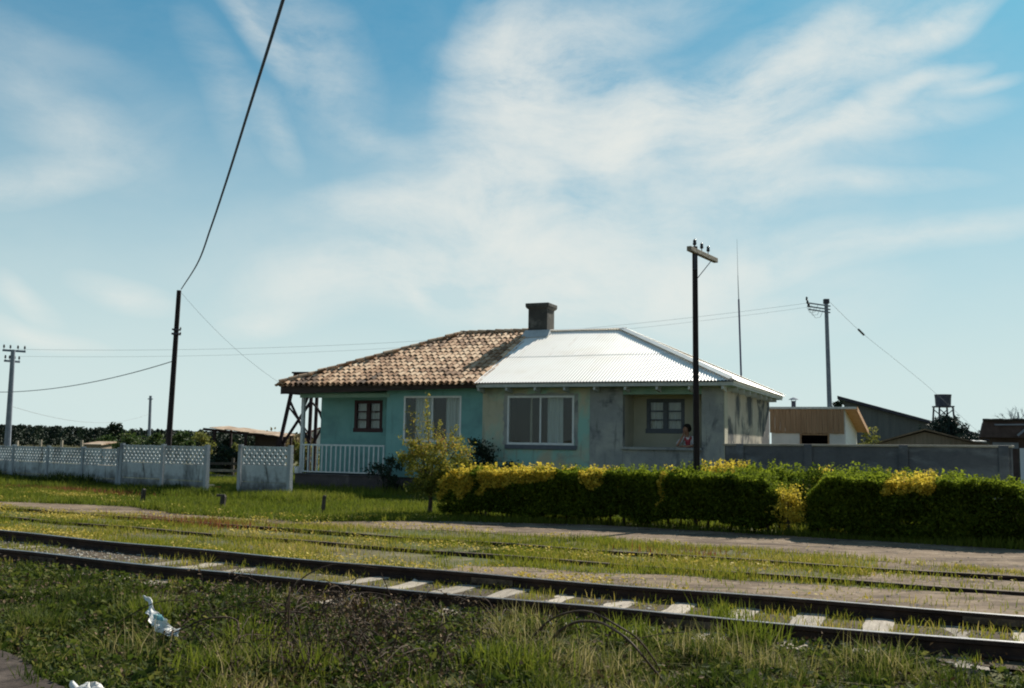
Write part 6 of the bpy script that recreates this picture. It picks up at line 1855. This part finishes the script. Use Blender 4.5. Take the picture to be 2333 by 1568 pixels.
# gravel stones
def stones(name, label, s, t, size, seed, zoff=0.0):
    n = len(s); r = np.random.default_rng(seed)
    P = W(s, t)
    base = np.array([(1, 0, 0), (0, 1, 0), (-1, 0, 0), (0, -1, 0), (0, 0, 1), (0, 0, -1), ])
    sc = size[:, None, None] * np.stack([r.uniform(.6, 1.3, n), r.uniform(.6, 1.3, n), r.uniform(.35, .7, n)], 1)[:, None, :]
    V = base[None] * sc * r.uniform(.75, 1.2, (n, 6, 1)) * .5
    a = r.uniform(0, 6.28, n); c_, s_ = np.cos(a)[:, None], np.sin(a)[:, None]
    x_ = V[..., 0] * c_ - V[..., 1] * s_; y_ = V[..., 0] * s_ + V[..., 1] * c_
    V = np.stack([x_ + P[0][:, None], y_ + P[1][:, None], V[..., 2] + zoff + size[:, None] * .12], 2)
    tri = np.array([(0, 1, 4), (1, 2, 4), (2, 3, 4), (3, 0, 4), (1, 0, 5), (2, 1, 5), (3, 2, 5), (0, 3, 5)])
    Q = (np.arange(n)[:, None, None] * 6 + tri[None]).reshape(-1, 3)
    o = np_obj(name, V.reshape(-1, 3), Q, np.repeat(r.uniform(0, 1, n), 6), X['stone']); tag(o, label, 'gravel', kind='stuff')
s, t = samp(26000, -26, 4, 7.1, 11.2)
wgt = np.where((t > t1near(s)) & (t < t1far(s)), np.interp(s, [-26, -14, -10.8, -10, -4, 0, 4], [.95, 1, .9, .12, .16, .30, .35]), 0)
wgt = np.maximum(wgt, np.exp(-((t - t1far(s) - .35) / .3) ** 2) * np.interp(s, [-5, -2.5, -1, 3], [.02, .35, .8, .6]))
wgt = np.maximum(wgt, np.exp(-((t - t1near(s) + .3) / .25) ** 2) * .28)
k = (R.uniform(0, 1, len(s)) < wgt) & inview(s, t)
s, t = s[k], t[k]
stones('ballast_gravel', 'pale ballast stones scattered along the near track', s, t, R.uniform(.018, .055, len(s)) * np.where(R.uniform(0, 1, len(s)) > .96, 1.8, 1), 211, .030)
s, t = samp(5000, -20, 4, 10, 18)
k = (((t > path_lo(s)) & (t < path_hi(s))) | ((t > strip_lo(s)) & (t < strip_hi(s)) & (s > -7))) & inview(s, t) & (R.uniform(0, 1, len(s)) < .55)
s, t = s[k], t[k]
stones('path_gravel', 'small loose stones on the dirt path', s, t, R.uniform(.012, .035, len(s)), 212, .008)

# ------------------------------------------------------------------ brambles
def cane(mb, pts, r0, r1):
    mb.tube(catm(pts, 6), r0, r1, 6)
bY_ = 7.6
def bz(px, py, Y): return at(px, py, Y)
o_ = bz(1400, 1460, bY_); bo = Vector((o_.x, bY_, 0))
br_r = tag(empty('bramble', bo), 'two long arching bramble canes on the bank in front of the track', 'bramble')
Z_ = 2333 / 2333.
inner = [(1262, 1470), (1308, 1423), (1355, 1402), (1402, 1395), (1448, 1405), (1508, 1436), (1560, 1478), (1600, 1560)]
c1 = [(1215, 1452), (1255, 1412), (1305, 1394), (1350, 1396), (1405, 1425), (1455, 1458), (1500, 1520), (1520, 1575)]
c2 = [(1262, 1452), (1306, 1420), (1360, 1417), (1398, 1434), (1440, 1467), (1483, 1518), (1530, 1575)]
c3 = [(1392, 1440), (1440, 1455), (1500, 1446), (1560, 1440)]
for cpts, r0, Yn in ((c1, .009, 7.35), (c2, .012, 7.15), (c3, .004, 7.1)):
    pts = []
    for i, (px, py) in enumerate(cpts):
        Y = Yn + .35 * math.cos(i * .7) - (.25 * i / len(cpts))
        p = at(px, py, Y); pts.append(p - bo)
    # root both ends in the ground
    mb = MB(); cane(mb, [pts[0] + Vector((-.05, .05, -pts[0].z))] + pts, r0, r0 * .6)
    for i in range(1, len(pts) - 1):
        q = pts[i]
        mb.tube([q, q + Vector((random.uniform(-.04, .04), random.uniform(-.05, .05), random.uniform(-.09, .05)))], .003, .001, 4)
    mb.build('cane', X['cane'], br_r)
g_ = np.random.default_rng(220)
P = []
for cpts, Yn in ((c1, 7.2), (c2, 7.0)):
    for (px, py) in cpts[1:-2]:
        for _ in range(3): P.append(np.array(at(px + g_.uniform(-15, 15), py + g_.uniform(-2, 16), Yn + g_.uniform(-.1, .2)) - bo))
P = np.array(P)
leaves_obj('leaves', P, g_.uniform(.02, .045, len(P)), g_.uniform(0, .7, len(P)), X['deadleaf'], br_r, .2, 221)

o_ = gnd(800, 1440); bo = Vector((o_.x, o_.y, 0))
br_l = tag(empty('bramble', bo), 'tangled thicket of dry brown bramble stems left of centre on the bank', 'bramble')
main = [[(870, 1555), (905, 1440), (893, 1370), (868, 1305)], [(650, 1420), (656, 1360), (700, 1310), (770, 1285), (860, 1295)], [(540, 1415), (470, 1410), (400, 1440), (300, 1470)],
        [(655, 1420), (600, 1372), (520, 1385), (410, 1400)], [(700, 1460), (760, 1370), (860, 1352), (985, 1400)], [(612, 1430), (640, 1395), (720, 1392), (800, 1330), (838, 1290)],
        [(660, 1345), (655, 1380), (640, 1420), (560, 1500)], [(215, 1455), (300, 1400), (360, 1372), (420, 1368)]]
mbs = []
for cpts in main:
    Yn = FP * EYE / (max(py for _, py in cpts) - 1003) * .99
    pts = [at(px, py, Yn + random.uniform(-.08, .08)) - bo for (px, py) in cpts]
    if pts[0].z > .02: pts = [Vector((pts[0].x, pts[0].y, -.01))] + pts
    mb = MB(); cane(mb, pts, random.uniform(.006, .009), .003); mb.build('cane', X['cane'], br_l)
mb = MB()
Pl = []
for i in range(300):
    px = g_.normal(790, 190); py = g_.uniform(1345, 1560)
    if px < 300 or px > 1260: continue
    b = gnd(px, py)
    if float(ST(b.x, b.y)[1]) > float(t1near(ST(b.x, b.y)[0])) - .2: continue
    L_ = g_.uniform(.15, .6); a = g_.uniform(0, 6.28); h = g_.uniform(.06, .30)
    p0 = Vector((b.x, b.y, -.01)); p1 = p0 + Vector((math.cos(a) * L_ * .4, math.sin(a) * L_ * .4, h)); p2 = p0 + Vector((math.cos(a) * L_, math.sin(a) * L_, h * g_.uniform(.2, 1.1)))
    mb.tube(catm([p0 - bo, p1 - bo, p2 - bo], 4), g_.uniform(.003, .006), .0018, 4, False)
    for _ in range(8):
        f = g_.uniform(.3, 1); q = p1 + (p2 - p1) * f; Pl.append(np.array(q - bo) + g_.normal(size=3) * .025)
tag(mb.build('twigs', X['cane'], br_l), kind='stuff')
Pl = np.array(Pl)
leaves_obj('leaves', Pl, g_.uniform(.018, .05, len(Pl)), g_.uniform(0, 1, len(Pl)), X['deadleaf'], br_l, .2, 222)

# ------------------------------------------------------------------ litter
def crumple(name, label, pts, widths, mat, cat, extra=None, th=.006, seed=3):
    """crumpled sheet along world pts"""
    g_ = np.random.default_rng(seed)
    pts = catm(pts, 5); n = len(pts); o = pts[0].copy(); o.z = 0
    m_ = 7
    vs = []
    for i, p in enumerate(pts):
        w = float(np.interp(i / (n - 1), np.linspace(0, 1, len(widths)), widths))
        for j in range(m_):
            f = j / (m_ - 1) - .5
            q = p + c_r * (f * w) + Vector(g_.normal(size=3) * .10 * w) + Vector((0, math.sin(j * 2 + i) * .12 * w, .10 * w * math.cos(j * 1.7 + i * .9)))
            vs.append(q - o)
    mb = MB().add(vs, [(i * m_ + j, i * m_ + j + 1, (i + 1) * m_ + j + 1, (i + 1) * m_ + j) for i in range(n - 1) for j in range(m_ - 1)])
    ob = mb.build(name, mat); ob.location = o
    md = ob.modifiers.new('solid', 'SOLIDIFY'); md.thickness = th
    sb2 = ob.modifiers.new('subsurf', 'SUBSURF'); sb2.levels = 1; sb2.render_levels = 1
    tag(ob, label, cat)
    return ob
lY_ = 8.15
bag = crumple('plastic_bag', 'torn white plastic bag caught on the weeds at the left', [at(326, 1357, lY_ + .1), at(341, 1370, lY_ + .05), at(345, 1392, lY_), at(356, 1412, lY_ - .1), at(372, 1428, lY_ - .15), at(385, 1440, lY_ - .2), at(394, 1454, lY_ - .25)],
              [.02, .05, .03, .14, .12, .20, .15, .05], X['plastic'], 'bag')
tp2 = crumple('print', None, [at(356, 1400, lY_ - .16), at(362, 1407, lY_ - .18), at(366, 1414, lY_ - .2)], [.05, .075, .05], X['tealprint'], None, seed=5)
loc = tp2.location - bag.location; tp2.parent = bag; tp2.location = loc
for kk in ('label', 'category'):
    if kk in tp2: del tp2[kk]
# second bag, a puffed one at the very front
b = gnd(200, 1632)
mb = MB(); nU, nV = 20, 12; vs = []
g_ = np.random.default_rng(9)
for j in range(nV + 1):
    th = math.pi * j / nV
    for i in range(nU):
        ph = 2 * math.pi * i / nU
        rr = 1 + .16 * math.sin(3 * ph + 2 * th) + .10 * math.sin(7 * ph - 3 * th) + g_.uniform(-.06, .06)
        vs.append((.115 * rr * math.sin(th) * math.cos(ph), .08 * rr * math.sin(th) * math.sin(ph), .075 + .075 * rr * math.cos(th)))
mb.add(vs, [(j * nU + i, j * nU + (i + 1) % nU, (j + 1) * nU + (i + 1) % nU, (j + 1) * nU + i) for j in range(nV) for i in range(nU)])
mb.tube([(-.08, 0, .10), (-.125, .01, .15), (-.13, .02, .165)], .03, .012, 6)
o = mb.build('plastic_bag', X['plastic'], None, smooth=True); o.location = (b.x, b.y, .05); o.scale = (.85, .85, .85); tag(o, 'puffed white plastic bag at the bottom edge beside the dirt verge', 'bag')

# ------------------------------------------------------------------ render settings
scn.view_settings.view_transform = 'Standard'
scn.view_settings.look = 'None'
scn.view_settings.exposure = 0.5
scn.view_settings.gamma = 1.0
scn.render.engine = 'CYCLES'
scn.cycles.filter_width = 2.0
scn.cycles.max_bounces = 6
scn.cycles.transparent_max_bounces = 12
scn.cycles.use_denoising = True
